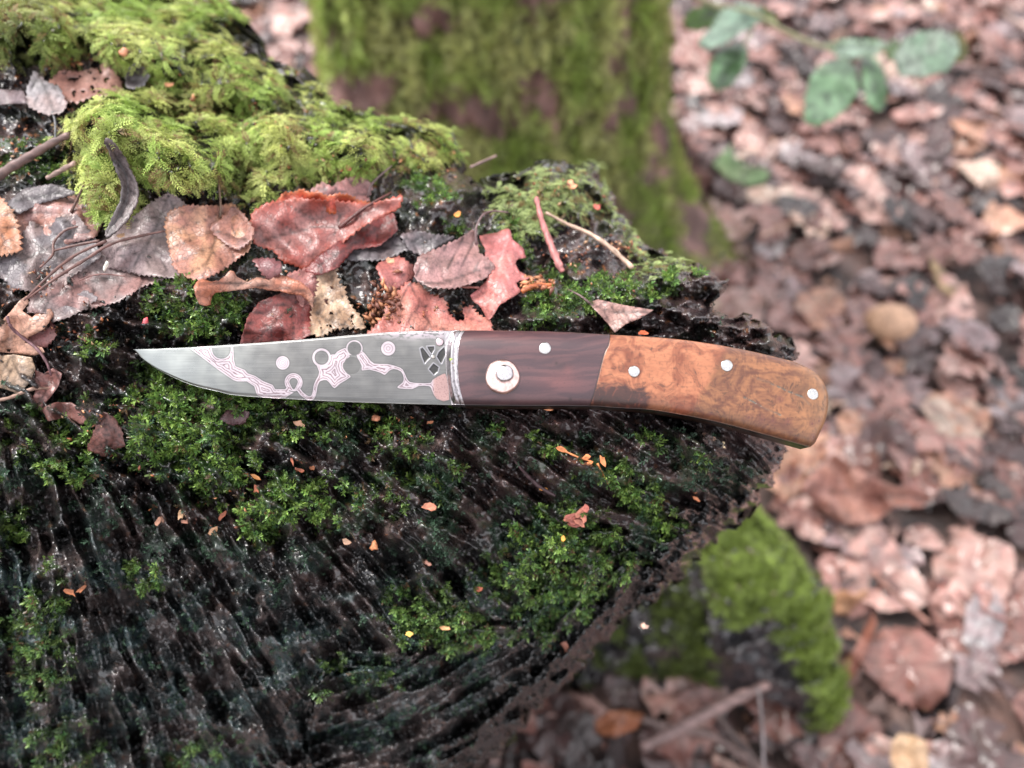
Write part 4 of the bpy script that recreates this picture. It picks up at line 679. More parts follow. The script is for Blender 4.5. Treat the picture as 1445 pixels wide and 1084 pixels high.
u_, v_ = np.meshgrid(np.linspace(0, 2 * np.pi, 60, endpoint=False), np.linspace(0, np.pi * .62, 34)); kx = np.sin(v_) * np.cos(u_); ky = np.sin(v_) * np.sin(u_); kz = np.cos(v_)
kr = 1 + .35 * fbm(kx * 2 + 5, ky * 2 + kz * 2, 145, 4) + .18 * fbm(kx * 6, ky * 6 + kz * 5, 146, 3); KV = np.stack([20.5 + 6.5 * kx * kr, 86 + 7 * ky * kr, 1 + 8 * kz * kr], -1).reshape(-1, 3)
i = np.arange(60 * 34).reshape(34, 60); j = np.roll(i, -1, 1); kq = np.stack([i[:-1], i[1:], j[1:], j[:-1]], -1).reshape(-1, 4); kc = np.array([.06, .028, .024]) + sstep(-.2, .5, fbm(u_ * 2, v_ * 4, 147, 3))[..., None] * np.array([.10, .05, .04])
mesh('root', KV, kq, M_BARK, tree, kc.reshape(-1, 3), smooth=True)['label'] = 'dark brown bare root lump at the right of the trunk'
# ================================================================== GROUND
gx, gy = np.meshgrid(np.linspace(-110, 130, 240), np.linspace(-10, 240, 240)); gz = 1.0 * fbm(gx / 30, gy / 30, 150, 3) + .5 * fbm(gx / 5, gy / 5, 151, 3)
fade = sstep(0, 14, np.minimum(np.minimum(gx + 110, 130 - gx), np.minimum(gy + 10, 240 - gy))); gz = gz * fade
def soil_col(x, y): t = sstep(-.3, .5, fbm(x / 6, y / 6, 152, 4))[..., None]; return np.array([.045, .028, .024]) * (1 - t) + np.array([.14, .08, .065]) * t
g1 = mesh('ground', np.stack([gx, gy, gz], -1).reshape(-1, 3), grid_faces(240, 240)[:, ::-1].copy(), M_SOIL, None, soil_col(gx, gy).reshape(-1, 3)); tag(g1, kind='structure', label='dark damp woodland soil under the fallen leaves')
fr = []; far = [-9000, -2500, -700, -110, 130, 700, 2500, 9000]; fary = [-9000, -2500, -600, -10, 240, 700, 2500, 9000]; FX, FY = np.meshgrid(far, fary); fq = grid_faces(8, 8)[:, ::-1]; fcx = FX.ravel()[fq].mean(1); fcy = FY.ravel()[fq].mean(1); fq = fq[~((fcx > -110) & (fcx < 130) & (fcy > -10) & (fcy < 240))]
g2 = mesh('ground', np.stack([FX, FY, FX * 0.], -1).reshape(-1, 3), fq.copy(), M_SOIL, None, np.tile([.08, .05, .042], (64, 1))); tag(g2, kind='structure', label='brown woodland floor beyond the leaf litter')
# ------------------------------------------------------------------ leaf litter
def litter_shape(kind, seed):
    r = random.Random(seed); n = 56; pts = []
    for k in range(n):
        a = 2 * math.pi * k / n; s = math.cos(a); c_ = math.sin(a)   # s along, c_ across
        if kind == 'oak': w = .30 * (1 + .42 * math.cos(a * 9 + .4 * math.sin(seed)) * (abs(c_) ** .5)) * (1 + .25 * s)
        elif kind == 'birch': w = .40 * (1 - .35 * s) * (1 + .05 * (k % 2))
        elif kind == 'torn': w = .36 * (1 + .35 * math.sin(a * 3 + seed) + .2 * math.sin(a * 5 + seed * 2))
        else: w = .27 * (1 - .1 * s)
        pts.append((.5 * s * (1 + .04 * r.uniform(-1, 1)), w * c_ * (1 + .08 * r.uniform(-1, 1))))
    rings = 5; V = [(0, 0)]; 
    for q_ in range(1, rings + 1):
        V += [(p[0] * q_ / rings, p[1] * q_ / rings) for p in pts]
    V = np.array(V); x, y = V[:, 0], V[:, 1]; b1, b2, b3 = r.uniform(-.4, .4), r.uniform(-.9, .7), r.uniform(-.25, .25)
    z = b1 * x * x + b2 * y * y + b3 * x * y + .10 * fbm(x * 4 + seed, y * 4, seed, 2) + .15 * np.maximum(0, np.hypot(x, y) - .3) * math.sin(seed) - .02 * np.exp(-(y / .015) ** 2)
    Fc = [[0, 1 + k, 1 + (k + 1) % n] for k in range(n)]
    for q_ in range(rings - 1):
        for k in range(n): a = 1 + q_ * n + k; b = 1 + q_ * n + (k + 1) % n; Fc.append([a, a + n, b]); Fc.append([b, a + n, b + n])
    vein = np.exp(-(y / .018) ** 2); ph = (x - np.abs(y) * .7) / .13; vein = np.maximum(vein, .6 * np.exp(-((ph - np.round(ph)) * .13 / .012) ** 2))
    tone = (.75 + .5 * sstep(-.5, .5, fbm(x * 5, y * 5, seed + 3, 3))) * (1 - .35 * vein); col = np.ones((len(V), 3)) * tone[:, None]; col[:, 1:] *= (.9 + .2 * sstep(-.4, .4, fbm(x * 7, y * 7, seed + 8, 2)))[:, None]
    return np.stack([x, y, z], -1), np.array(Fc), col
KINDS = ['oak', 'oak', 'oak', 'birch', 'birch', 'torn', 'plain', 'oak']
SH = [litter_shape(KINDS[s % 8], s + 1) for s in range(24)]; meshes = {}
def rotm(z, x, y):
    cz, sz, cx_, sx_, cy_, sy_ = math.cos(z), math.sin(z), math.cos(x), math.sin(x), math.cos(y), math.sin(y)
    return np.array([[cz, -sz, 0], [sz, cz, 0], [0, 0, 1]]) @ np.array([[1, 0, 0], [0, cx_, -sx_], [0, sx_, cx_]]) @ np.array([[cy_, 0, sy_], [0, 1, 0], [-sy_, 0, cy_]])
LC = [((0.335, 0.172, 0.145), 'pinkish brown', 6), ((0.207, 0.093, 0.074), 'russet brown', 6), ((0.444, 0.27, 0.231), 'pale pink tan', 4.5), ((0.085, 0.047, 0.044), 'dark brown', 5), ((0.264, 0.188, 0.188), 'grey mauve', 2.6), ((0.448, 0.236, 0.156), 'orange tan', 1.6), ((0.537, 0.385, 0.305), 'cream', 0.9), ((0.325, 0.272, 0.275), 'wet silvery', 1.2), ((0.04, 0.027, 0.025), 'blackish', 2.0)]
wl = np.array([c_[2] for c_ in LC], float); wl /= wl.sum(); cand = []
stump_sil = so; trunk_sil = [(455, -100), (905, -100), (975, 370), (480, 200)]
for k in range(3300):
    x = RN.uniform(-75, 112); y = RN.uniform(0, 175); size = RN.uniform(3.6, 8.2) if y < 120 else RN.uniform(4, 8.5)
    ax_, ay_, ad_ = proj(np.array([x, y, 1.])); vis = (-40 < ax_ < 1485) and (-40 < ay_ < 1124)
    if vis:
        a1, a2 = np.array([ax_]), np.array([ay_]); hid = bool(sdist(a1, a2, stump_sil)[0] > 25) or bool(inside(a1, a2, trunk_sil)[0]) or bool(sdist(a1, a2, ro)[0] > 15)
    else: hid = True
    soil_spot = math.hypot((ax_ - 1265) / 110, (ay_ - 930) / 90) < 1 or math.hypot((ax_ - 1180) / 60, (ay_ - 900) / 60) < 1
    if soil_spot and RN.rand() < .82: continue
    if math.hypot(x - TXc, y - TYc) < 20: continue
    cand.append((x, y, size, (not hid), size / ad_))
viss = sorted([c_ for c_ in cand if c_[3]], key=lambda c_: -c_[4]); ind = viss[:290]; rest = viss[290:] + [c_ for c_ in cand if not c_[3] and c_[1] > 0]
shape_word = {'oak': 'lobed oak leaf', 'birch': 'broad birch leaf', 'torn': 'torn leaf', 'plain': 'narrow leaf'}
LANDM = [(300, 30, 'behind the moss by the tree'), (960, 40, 'between tree and bramble'), (1110, 20, 'above the bramble stem'), (1240, 20, 'behind the bramble'), (1400, 30, 'in the top right corner'), (1000, 170, 'right of the tree trunk'), (1110, 230, 'near the green fallen leaf'), (1240, 210, 'just below the bramble'), (1390, 180, 'right of the bramble'),
 (1010, 310, 'at the tree foot'), (1120, 340, 'above the handle end'), (1230, 330, 'above the tan mushroom'), (1390, 320, 'above the slim yellow leaf'), (1100, 430, 'behind the stump rim'), (1200, 520, 'right of the handle end'), (1310, 510, 'right of the tan mushroom'), (1410, 470, 'at the edge beyond the mushroom'), (1150, 610, 'below the handle end'), (1260, 620, 'above the big pale oak leaf'), (1400, 620, 'far right of the handle'),
 (1150, 760, 'above the mossy root'), (1280, 770, 'below the big pale oak leaf'), (1410, 780, 'right of the slanted dark twig'), (1330, 900, 'right of the bare soil'), (1420, 930, 'at the lower right edge'), (1230, 1000, 'right of the mossy root'), (1370, 1040, 'in the lower right corner'), (1150, 1080, 'below the mossy root'), (1000, 1040, 'under the crossed sticks'), (850, 1040, 'below the stump rim')]
PEND = {}
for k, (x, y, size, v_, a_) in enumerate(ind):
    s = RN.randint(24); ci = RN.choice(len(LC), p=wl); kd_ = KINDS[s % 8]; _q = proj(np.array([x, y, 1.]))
    if _q[1] > 880 and _q[0] < 1150 and RN.rand() < .85: ci = [1, 3, 8, 3, 1][RN.randint(5)]  # darker leaf colours here paint in the deep shadow below the stump
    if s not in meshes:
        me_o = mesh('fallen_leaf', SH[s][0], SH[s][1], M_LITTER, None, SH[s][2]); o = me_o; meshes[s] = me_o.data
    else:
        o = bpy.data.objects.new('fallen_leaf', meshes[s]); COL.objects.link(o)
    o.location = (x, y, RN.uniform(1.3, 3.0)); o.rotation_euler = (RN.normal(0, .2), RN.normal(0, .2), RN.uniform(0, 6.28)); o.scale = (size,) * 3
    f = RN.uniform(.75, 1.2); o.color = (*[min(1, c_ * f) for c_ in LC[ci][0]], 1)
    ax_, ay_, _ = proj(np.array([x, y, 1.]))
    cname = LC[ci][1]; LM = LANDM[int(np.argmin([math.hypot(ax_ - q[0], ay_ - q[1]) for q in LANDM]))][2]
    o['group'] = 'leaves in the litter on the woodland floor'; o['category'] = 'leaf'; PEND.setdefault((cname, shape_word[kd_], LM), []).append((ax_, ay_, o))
for (cname, sw, LM), lst in PEND.items():
    lst.sort(key=lambda q: q[0]); n = len(lst)
    names = [''] if n == 1 else (['left ', 'right '] if n == 2 else (['leftmost ', 'middle ', 'rightmost '] if n == 3 else ['leftmost '] + ['%s from the left ' % w for w in ('second', 'third', 'fourth', 'fifth', 'sixth', 'seventh', 'eighth')][:n - 2] + ['rightmost ']))
    for q, (_, _, o) in enumerate(lst):
        pre = names[q] if q < len(names) else ''
        lb = (f'{cname} {sw}, {pre.strip()} of {n}, {LM}' if pre else f'{cname} {sw} lying {LM}')
        o['label'] = lb if len(lb.split()) <= 16 else lb.replace(' of %d,' % n, ',').replace(' from the left', ' from left')
Vv = []; Ff = []; Cc = []; b = 0
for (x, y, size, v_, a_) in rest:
    s = RN.randint(24); tv, tt, tc_ = SH[s]; ci = RN.choice(len(LC), p=wl); _q = proj(np.array([x, y, 1.])); ci = ([1, 3, 8, 3, 8][RN.randint(5)] if _q[1] > 860 and _q[0] < 1150 else ci); R_ = rotm(RN.uniform(0, 6.28), RN.uniform(-.3, .3), RN.uniform(-.3, .3)); Vv.append((tv * size) @ R_.T + np.array([x, y, RN.uniform(.4, 1.9)])); Ff.append(tt + b); b += len(tv); Cc.append(tc_ * np.array(LC[ci][0]) * RN.uniform(.6, 1.1))  # litter below the stump also takes dark colours in place of shadow
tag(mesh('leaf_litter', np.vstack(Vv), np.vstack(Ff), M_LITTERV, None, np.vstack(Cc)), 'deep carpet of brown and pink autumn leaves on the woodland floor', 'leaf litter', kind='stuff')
# small debris on the soil
Vv = []; Ff = []; Cc = []; b = 0
for k in range(5000):
    x = RN.uniform(-75, 112); y = RN.uniform(0, 170); s = abs(RN.randn()) * .5 + .2; v = RN.randn(6, 3) * s * np.array([1, 1, .5]) + np.array([x, y, RN.uniform(.4, 1.6)]); Vv.append(v); Ff.append(np.array([(0, 1, 2), (0, 2, 3), (0, 3, 4), (1, 2, 5)]) + b); b += 6; Cc.append(np.tile(np.array(LC[RN.randint(6)][0]) * RN.uniform(.2, 1.1), (6, 1)))
tag(mesh('soil_debris', np.vstack(Vv), np.vstack(Ff), M_SOIL, None, np.vstack(Cc), smooth=False), 'broken leaf scraps and crumbs strewn over the soil', 'debris', kind='stuff')
# sticks on the ground
zdep = lambda z: (lambda X, Y: (H - z) / (sp - (CY - Y) / F * cp))
GS = 'sticks on the woodland floor'
stick = lambda label, pts, r, z, col=(.15, .10, .09): twig('stick', label, 'stick', [(a, b, 0) for a, b in pts], [q * .62 for q in r], col, GS, dep=zdep(z))
stick('long forked looking stick rising to the right below the mossy root', [(905, 1055), (955, 1030), (1000, 1005), (1040, 985), (1085, 966)], [.6, .75, .8, .75, .45], 9, (.20, .13, .12))
stick('grey stick crossing under the long stick', [(905, 1014), (950, 1028), (1000, 1036), (1040, 1062), (1080, 1090)], [.5, .55, .55, .5, .5], 5)
stick('straight dark stick behind the crossing sticks', [(1010, 1005), (1040, 1045), (1075, 1085)], [.45, .5, .5], 4, (.10, .07, .065))
stick('short stub of stick at the bottom edge', [(1005, 1068), (1040, 1085), (1070, 1100)], [.55, .5, .5], 6, (.24, .15, .12))
stick('thin upright stalk in front of the mossy root', [(1070, 970), (1074, 1010), (1078, 1084)], [.15, .2, .2], 12, (.2, .17, .17))
stick('brown twig slanting across soil right of the mossy root', [(1232, 806), (1262, 838), (1312, 880)], [.4, .38, .3], 3, (.26, .13, .10))
stick('long dark twig in the leaves at the upper right', [(1330, 95), (1370, 98), (1410, 105), (1460, 125)], [.6, .6, .55, .5], 3, (.12, .08, .075))
stick('thin twig in the top right corner', [(1390, 0), (1418, 20), (1460, 48)], [.5, .55, .5], 3, (.40, .28, .24))
stick('tan twig lying among leaves left of the tan mushroom cap', [(1075, 332), (1100, 322), (1125, 312)], [.4, .45, .3], 3, (.5, .32, .25))
stick('dark slanted twig above the dark soil patch', [(1330, 815), (1375, 855), (1420, 875)], [.35, .4, .3], 3, (.2, .1, .09))
# tan mushroom cap
mdep = 0
mc = unproj(1257, 456, float(zdep(3.2)(0, 456.))); u_, v_ = np.meshgrid(np.linspace(0, 2 * np.pi, 40, endpoint=False), np.linspace(0, 1, 14)); prof = np.stack([np.sin(v_ * 2.1), np.cos(v_ * 2.1)], -1)
mr_ = 2.75 * (1 + .07 * np.cos(2 * u_ + 1) + .04 * np.sin(3 * u_)); MVv = np.stack([mr_ * prof[..., 0] * np.cos(u_), mr_ * prof[..., 0] * np.sin(u_) * .85, 2.3 * prof[..., 1]], -1).reshape(-1, 3); i = np.arange(40 * 14).reshape(14, 40); j = np.roll(i, -1, 1); mq = np.stack([i[:-1], i[1:], j[1:], j[:-1]], -1).reshape(-1, 4)
mcol = np.array([.60, .37, .24]) * (1 - .25 * sstep(-.2, .5, fbm(MVv[:, 0] / 1.5, MVv[:, 1] / 1.5, 160, 3)))[:, None]; mroot = empty('mushroom', (mc[0], mc[1], 0), label='rounded tan mushroom cap among the leaves right of the knife', cat='mushroom')
mesh('cap', MVv + mc, mq, M_DRY, mroot, mcol); tv, tf = tube([mc - [0, 0, 3.4], mc - [0, 0, 1.6], mc + [0, 0, .5]], [.8, .7, .7], 10); mesh('stem', tv, tf, M_DRY, mroot, np.tile([.55, .42, .3], (len(tv), 1)))
# ------------------------------------------------------------------ bramble spray
br = empty('bramble', unproj(1180, 70, 78), label='trailing bramble spray with green leaves above the leaf litter', cat='bramble')
def bleaf(pts, d, c1, c2, mid, tilt=(0, 0), fold=.6, lab=None):
    traced_leaf('leaf', lab, pts, c1, c2, off=0, depth=d, parent=br, mat=M_GREEN, tint=(1.1, 1.15, 1.1), midrib=mid, fold=fold * 3, serr=(2.2, 9), tilt=(tilt[0] * 3, -tilt[1] * 3 - 2.2), wav=.25, spacing=6, th=.03, veinlight=False, edgecol=None)
GG = (.34, .54, .30); GL = (.58, .74, .58); GD = (.12, .22, .04)  # GL is raised to paint sky sheen into the palest leaves
bleaf([(985, 62), (1005, 40), (1020, 15), (1045, 5), (1072, 12), (1075, 28), (1050, 42), (1020, 62), (995, 70)], 76, GL, (.30, .44, .32), [(1070, 15), (990, 66)], (0, 1))
bleaf([(966, 30), (975, 15), (995, 8), (1015, 14), (1010, 34), (985, 42), (968, 40)], 79, GD, (.10, .17, .03), [(1010, 15), (970, 36)])
bleaf([(1000, 115), (1002, 90), (1018, 70), (1045, 60), (1054, 72), (1045, 100), (1030, 122), (1010, 126)], 77, GG, (.07, .15, .05), [(1050, 62), (1008, 124)], (0, 1.5))
bleaf([(1062, 15), (1080, 12), (1098, 30), (1085, 34), (1070, 28)], 78, GD, (.14, .20, .02), [(1065, 15), (1095, 30)])
bleaf([(1137, 172), (1138, 140), (1146, 108), (1165, 90), (1190, 82), (1208, 96), (1210, 125), (1196, 152), (1172, 168), (1150, 176)], 73, GG, (.14, .27, .12), [(1200, 85), (1175, 130), (1142, 174)], (.5, 2))
bleaf([(1216, 84), (1232, 82), (1246, 98), (1250, 130), (1242, 154), (1228, 148), (1218, 120)], 74, GG, (.10, .22, .08), [(1224, 82), (1242, 152)], (0, 2))
bleaf([(1160, 65), (1190, 58), (1230, 57), (1252, 64), (1238, 76), (1205, 82), (1180, 76)], 75, (.26, .38, .22), GL, [(1250, 64), (1165, 66)], (0, .6))
bleaf([(1262, 82), (1275, 58), (1300, 46), (1330, 46), (1350, 58), (1352, 76), (1335, 100), (1300, 108), (1272, 106)], 72, (.36, .42, .34), (.26, .38, .26), [(1262, 100), (1350, 62)], (0, .8))
bleaf([(1345, 45), (1358, 50), (1366, 75), (1358, 90), (1346, 84)], 75, (.16, .16, .02), (.25, .16, .03), [(1350, 48), (1360, 88)])
bleaf([(1250, 66), (1262, 58), (1270, 66), (1268, 84), (1256, 82)], 74, (.16, .25, .04), GG, [(1252, 66), (1264, 82)])
twig('stem', None, None, [(950, -30, 0), (1000, 5, 0), (1060, 18, 0), (1110, 45, 0), (1160, 66, 0), (1215, 74, 0), (1262, 68, 0)], [.30, .3, .26, .24, .22, .2, .15], (.38, .36, .20), dep=lambda X, Y: 78 - (X - 950) * .012, parent=br)
twig('stem', None, None, [(1066, 22, 0), (1062, 40, 0), (1050, 64, 0)], [.16, .14, .1], (.3, .34, .16), dep=lambda X, Y: 77 + 0 * X, parent=br)
twig('stem', None, None, [(1212, 72, 0), (1208, 84, 0), (1202, 90, 0)], [.14, .12, .1], (.36, .22, .18), dep=lambda X, Y: 74.5 + 0 * X, parent=br)
twig('stem', None, None, [(1225, -60, 0), (1100, -60, 0), (950, -30, 0)], [.3, .3, .3], (.38, .36, .20), dep=lambda X, Y: 78 + 0 * X, parent=br)
traced_leaf('green_leaf', 'pale green lobed leaf fallen on the litter beside the tree foot', [(1006, 232), (1022, 215), (1034, 204), (1040, 222), (1052, 236), (1078, 238), (1086, 246), (1076, 258), (1052, 258), (1030, 252)], (.30, .46, .22), (.22, .40, .17), depth=float(zdep(7)(0, 235.)), off=0, mat=M_GREEN, serr=(2, 9), spacing=6, midrib=[(1030, 212), (1050, 245), (1080, 250)], wav=.6)
traced_leaf('fallen_leaf', 'slim yellow green leaf in the litter above the tan mushroom cap', [(1312, 362), (1322, 372), (1345, 395), (1358, 412), (1350, 425), (1332, 412), (1318, 395)], (.55, .42, .20), (.60, .48, .30), depth=float(zdep(4)(0, 395.)), off=0, serr=(0, 9), spacing=6, midrib=[(1314, 364), (1352, 420)], wav=.5)
traced_leaf('fallen_leaf', 'big pale oak leaf right of the stump below the handle end', [(1128, 690), (1150, 662), (1178, 640), (1200, 655), (1230, 672), (1262, 688), (1290, 690), (1320, 700), (1300, 716), (1262, 712), (1240, 735), (1218, 742), (1190, 738), (1170, 730), (1150, 712)], (.50, .28, .22), (.42, .22, .18), depth=float(zdep(5)(0, 690.)), off=0, serr=(0, 9), spacing=6, midrib=[(1140, 690), (1300, 705)], wav=.8)
traced_leaf('fallen_leaf', 'cream leaf standing out at the bottom right edge', [(1258, 1050), (1268, 1035), (1290, 1038), (1308, 1050), (1310, 1080), (1305, 1110), (1270, 1110), (1256, 1075)], (.75, .58, .38), (.68, .50, .32), depth=float(zdep(5)(0, 1070.)), off=0, serr=(0, 9), spacing=6, wav=.6)
traced_leaf('fallen_leaf', 'small tan curled leaf on the soil right of the mossy root', [(1172, 838), (1190, 832), (1205, 838), (1222, 830), (1226, 842), (1210, 852), (1196, 868), (1178, 866)], (.66, .42, .26), (.58, .34, .20), depth=float(zdep(4)(0, 850.)), off=0, serr=(0, 9), spacing=6, wav=.8)
traced_leaf('fallen_leaf', 'orange brown leaf in shade left of the sticks', [(838, 1018), (862, 1004), (890, 1002), (910, 1008), (900, 1028), (868, 1040), (845, 1036)], (.40, .16, .07), (.32, .12, .06), depth=float(zdep(6)(0, 1020.)), off=0, serr=(0, 9), spacing=6, wav=.8)
traced_leaf('fallen_leaf', 'rusty upright leaf edge right of the mossy root', [(1192, 930), (1208, 915), (1218, 888), (1232, 866), (1236, 880), (1228, 910), (1216, 940), (1200, 962), (1190, 956)], (.40, .18, .13), (.32, .14, .10), depth=float(zdep(4)(0, 915.)), off=0, serr=(0, 9), spacing=6, wav=.8)
# ================================================================== KNIFE
knife = empty('folding_knife', KP, label='open folding knife with patterned steel blade and two tone wooden handle', cat='knife')
def resample(P, n):
    P = np.asarray(P, float); L = np.r_[0, np.cumsum(np.linalg.norm(np.diff(P, axis=0), axis=1))]; s = np.linspace(0, L[-1], n); return np.stack([np.interp(s, L, P[:, 0]), np.interp(s, L, P[:, 1])], -1)
def coons(top, bot, left, right, nu, nv):
    T, B_, L_, R_ = resample(top, nu), resample(bot, nu), resample(left, nv), resample(right, nv); u = np.linspace(0, 1, nu)[None, :, None]; v = np.linspace(0, 1, nv)[:, None, None]
    return (1 - v) * T[None] + v * B_[None] + (1 - u) * L_[:, None] + u * R_[:, None] - ((1 - u) * (1 - v) * T[0] + u * (1 - v) * T[-1] + (1 - u) * v * B_[0] + u * v * B_[-1])
def slab(name, top, bot, left, right, nu, nv, hfun, hbot, colfun, mat, parent, hedge=None):
    """solid plate: shaped upper face over a rim wall down to the flat lower face"""
    G_ = coons(top, bot, left, right, nu, nv); X, Y = G_[..., 0], G_[..., 1]; h = hfun(X, Y); c_ = colfun(X, Y) if callable(colfun) else np.tile(np.array(colfun), X.shape + (1,))
    # pixel position is fixed on the plane of the top so that walls stay vertical on the knife
    T0 = K(X, Y, np.full(X.shape, hfun.ref)); P = T0 + KN * (h - hfun.ref)[..., None]
    V_ = P.reshape(-1, 3); i = np.arange(nu * nv).reshape(nv, nu); Fq = grid_faces(nu, nv)
    loop = np.r_[i[0, :], i[1:, -1], i[-1, ::-1][1:], i[1:-1, 0][::-1]]; wall = V_[loop] + KN * (hbot - h.ravel()[loop])[:, None]; b = len(V_); n = len(loop); k = np.arange(n); k2 = (k + 1) % n
    wf = np.stack([loop[k2], loop[k], b + k, b + k2], -1); bot_c = np.vstack([wall, wall.mean(0)]);
    V2 = np.vstack([V_, wall]); cc = np.vstack([c_.reshape(-1, 3), c_.reshape(-1, 3)[loop]])
    allf = [list(f) for f in np.vstack([Fq, wf])] if len(Fq) < 3000 else None
    if allf is None:
        V2 = np.vstack([V2, wall.mean(0)]); cc = np.vstack([cc, cc[-1:]]); lower = np.stack([b + k2, b + k, np.full(n, len(V2) - 1), np.full(n, len(V2) - 1)], -1)
        tri = lower[:, :3]; f3 = np.vstack([Fq[:, [0, 1, 2]], Fq[:, [0, 2, 3]], wf[:, [0, 1, 2]], wf[:, [0, 2, 3]], tri]); return mesh(name, V2, f3, mat, parent, cc)
    allf.append([int(b + a) for a in k[::-1]]); return mesh(name, V2, allf, mat, parent, cc)
class HF:
    def __init__(s, ref, fn): s.ref = ref; s.fn = fn
    def __call__(s, X, Y): return s.fn(X, Y)
def round_edge(poly, T, base, w):
    def fn(X, Y):
        d = np.clip(chunked(lambda a, b: polydist(a, b, poly, False), X, Y), 0, w); return base + (T - base) * np.sqrt(np.clip(1 - (1 - d / w) ** 2, 0, 1))
    return fn
# --- blade ---
def cz1(p): return [(x / 5.78 + 180, y / 5.777 + 460) for x, y in p]
def cz2(p): return [(x / 5.78 + 400, y / 5.777 + 460) for x, y in p]
def cz3(p): return [(x / 8.028 + 580, y / 8.03 + 460) for x, y in p]
ARC = [(768 + 78 * math.cos(a), 192 + 78 * math.sin(a)) for a in np.linspace(-.3, 3.3, 12)]
PAT = [smooth_poly(cz1([(512, 186), (600, 250), (680, 312), (760, 372), (860, 440), (890, 450), (970, 450), (1030, 490), (1050, 560), (1100, 580), (1280, 580), (1350, 540), (1300, 528), (1280, 515), (1200, 515), (1180, 480), (1100, 448), (1040, 408), (980, 388), (955, 360), (880, 330), (868, 280), (864, 160)] + ARC[0:] + [(692, 165), (600, 165)]), 1),
       smooth_poly(cz2([(262, 300), (292, 375), (272, 430), (255, 480), (300, 448), (350, 440), (388, 480), (415, 506), (460, 468), (546, 415), (520, 390), (488, 350), (486, 305), (540, 250), (515, 195), (500, 183), (440, 212), (420, 235), (385, 238), (372, 290), (340, 322), (290, 325)]), 2),
       smooth_poly(cz2([(598, 240), (640, 205), (690, 260), (740, 308), (850, 312), (925, 332), (972, 356), (1002, 420), (1030, 456), (1100, 465), (1200, 464), (1215, 440), (1300, 392), (1330, 415), (1350, 600), (1250, 592), (1212, 525), (1190, 490), (1100, 488), (1050, 512), (940, 506), (934, 490), (972, 460), (980, 420), (958, 370), (900, 350), (860, 366), (825, 398), (790, 380), (700, 356), (640, 362), (640, 330), (620, 285)]), 2)]
LINES = [(cz2([(118, 515), (150, 555), (195, 585), (232, 578), (250, 540), (262, 480), (290, 425)]), 2.6), (cz2([(40, 505), (0, 545), (-60, 575), (-130, 560)]), 2.6)]
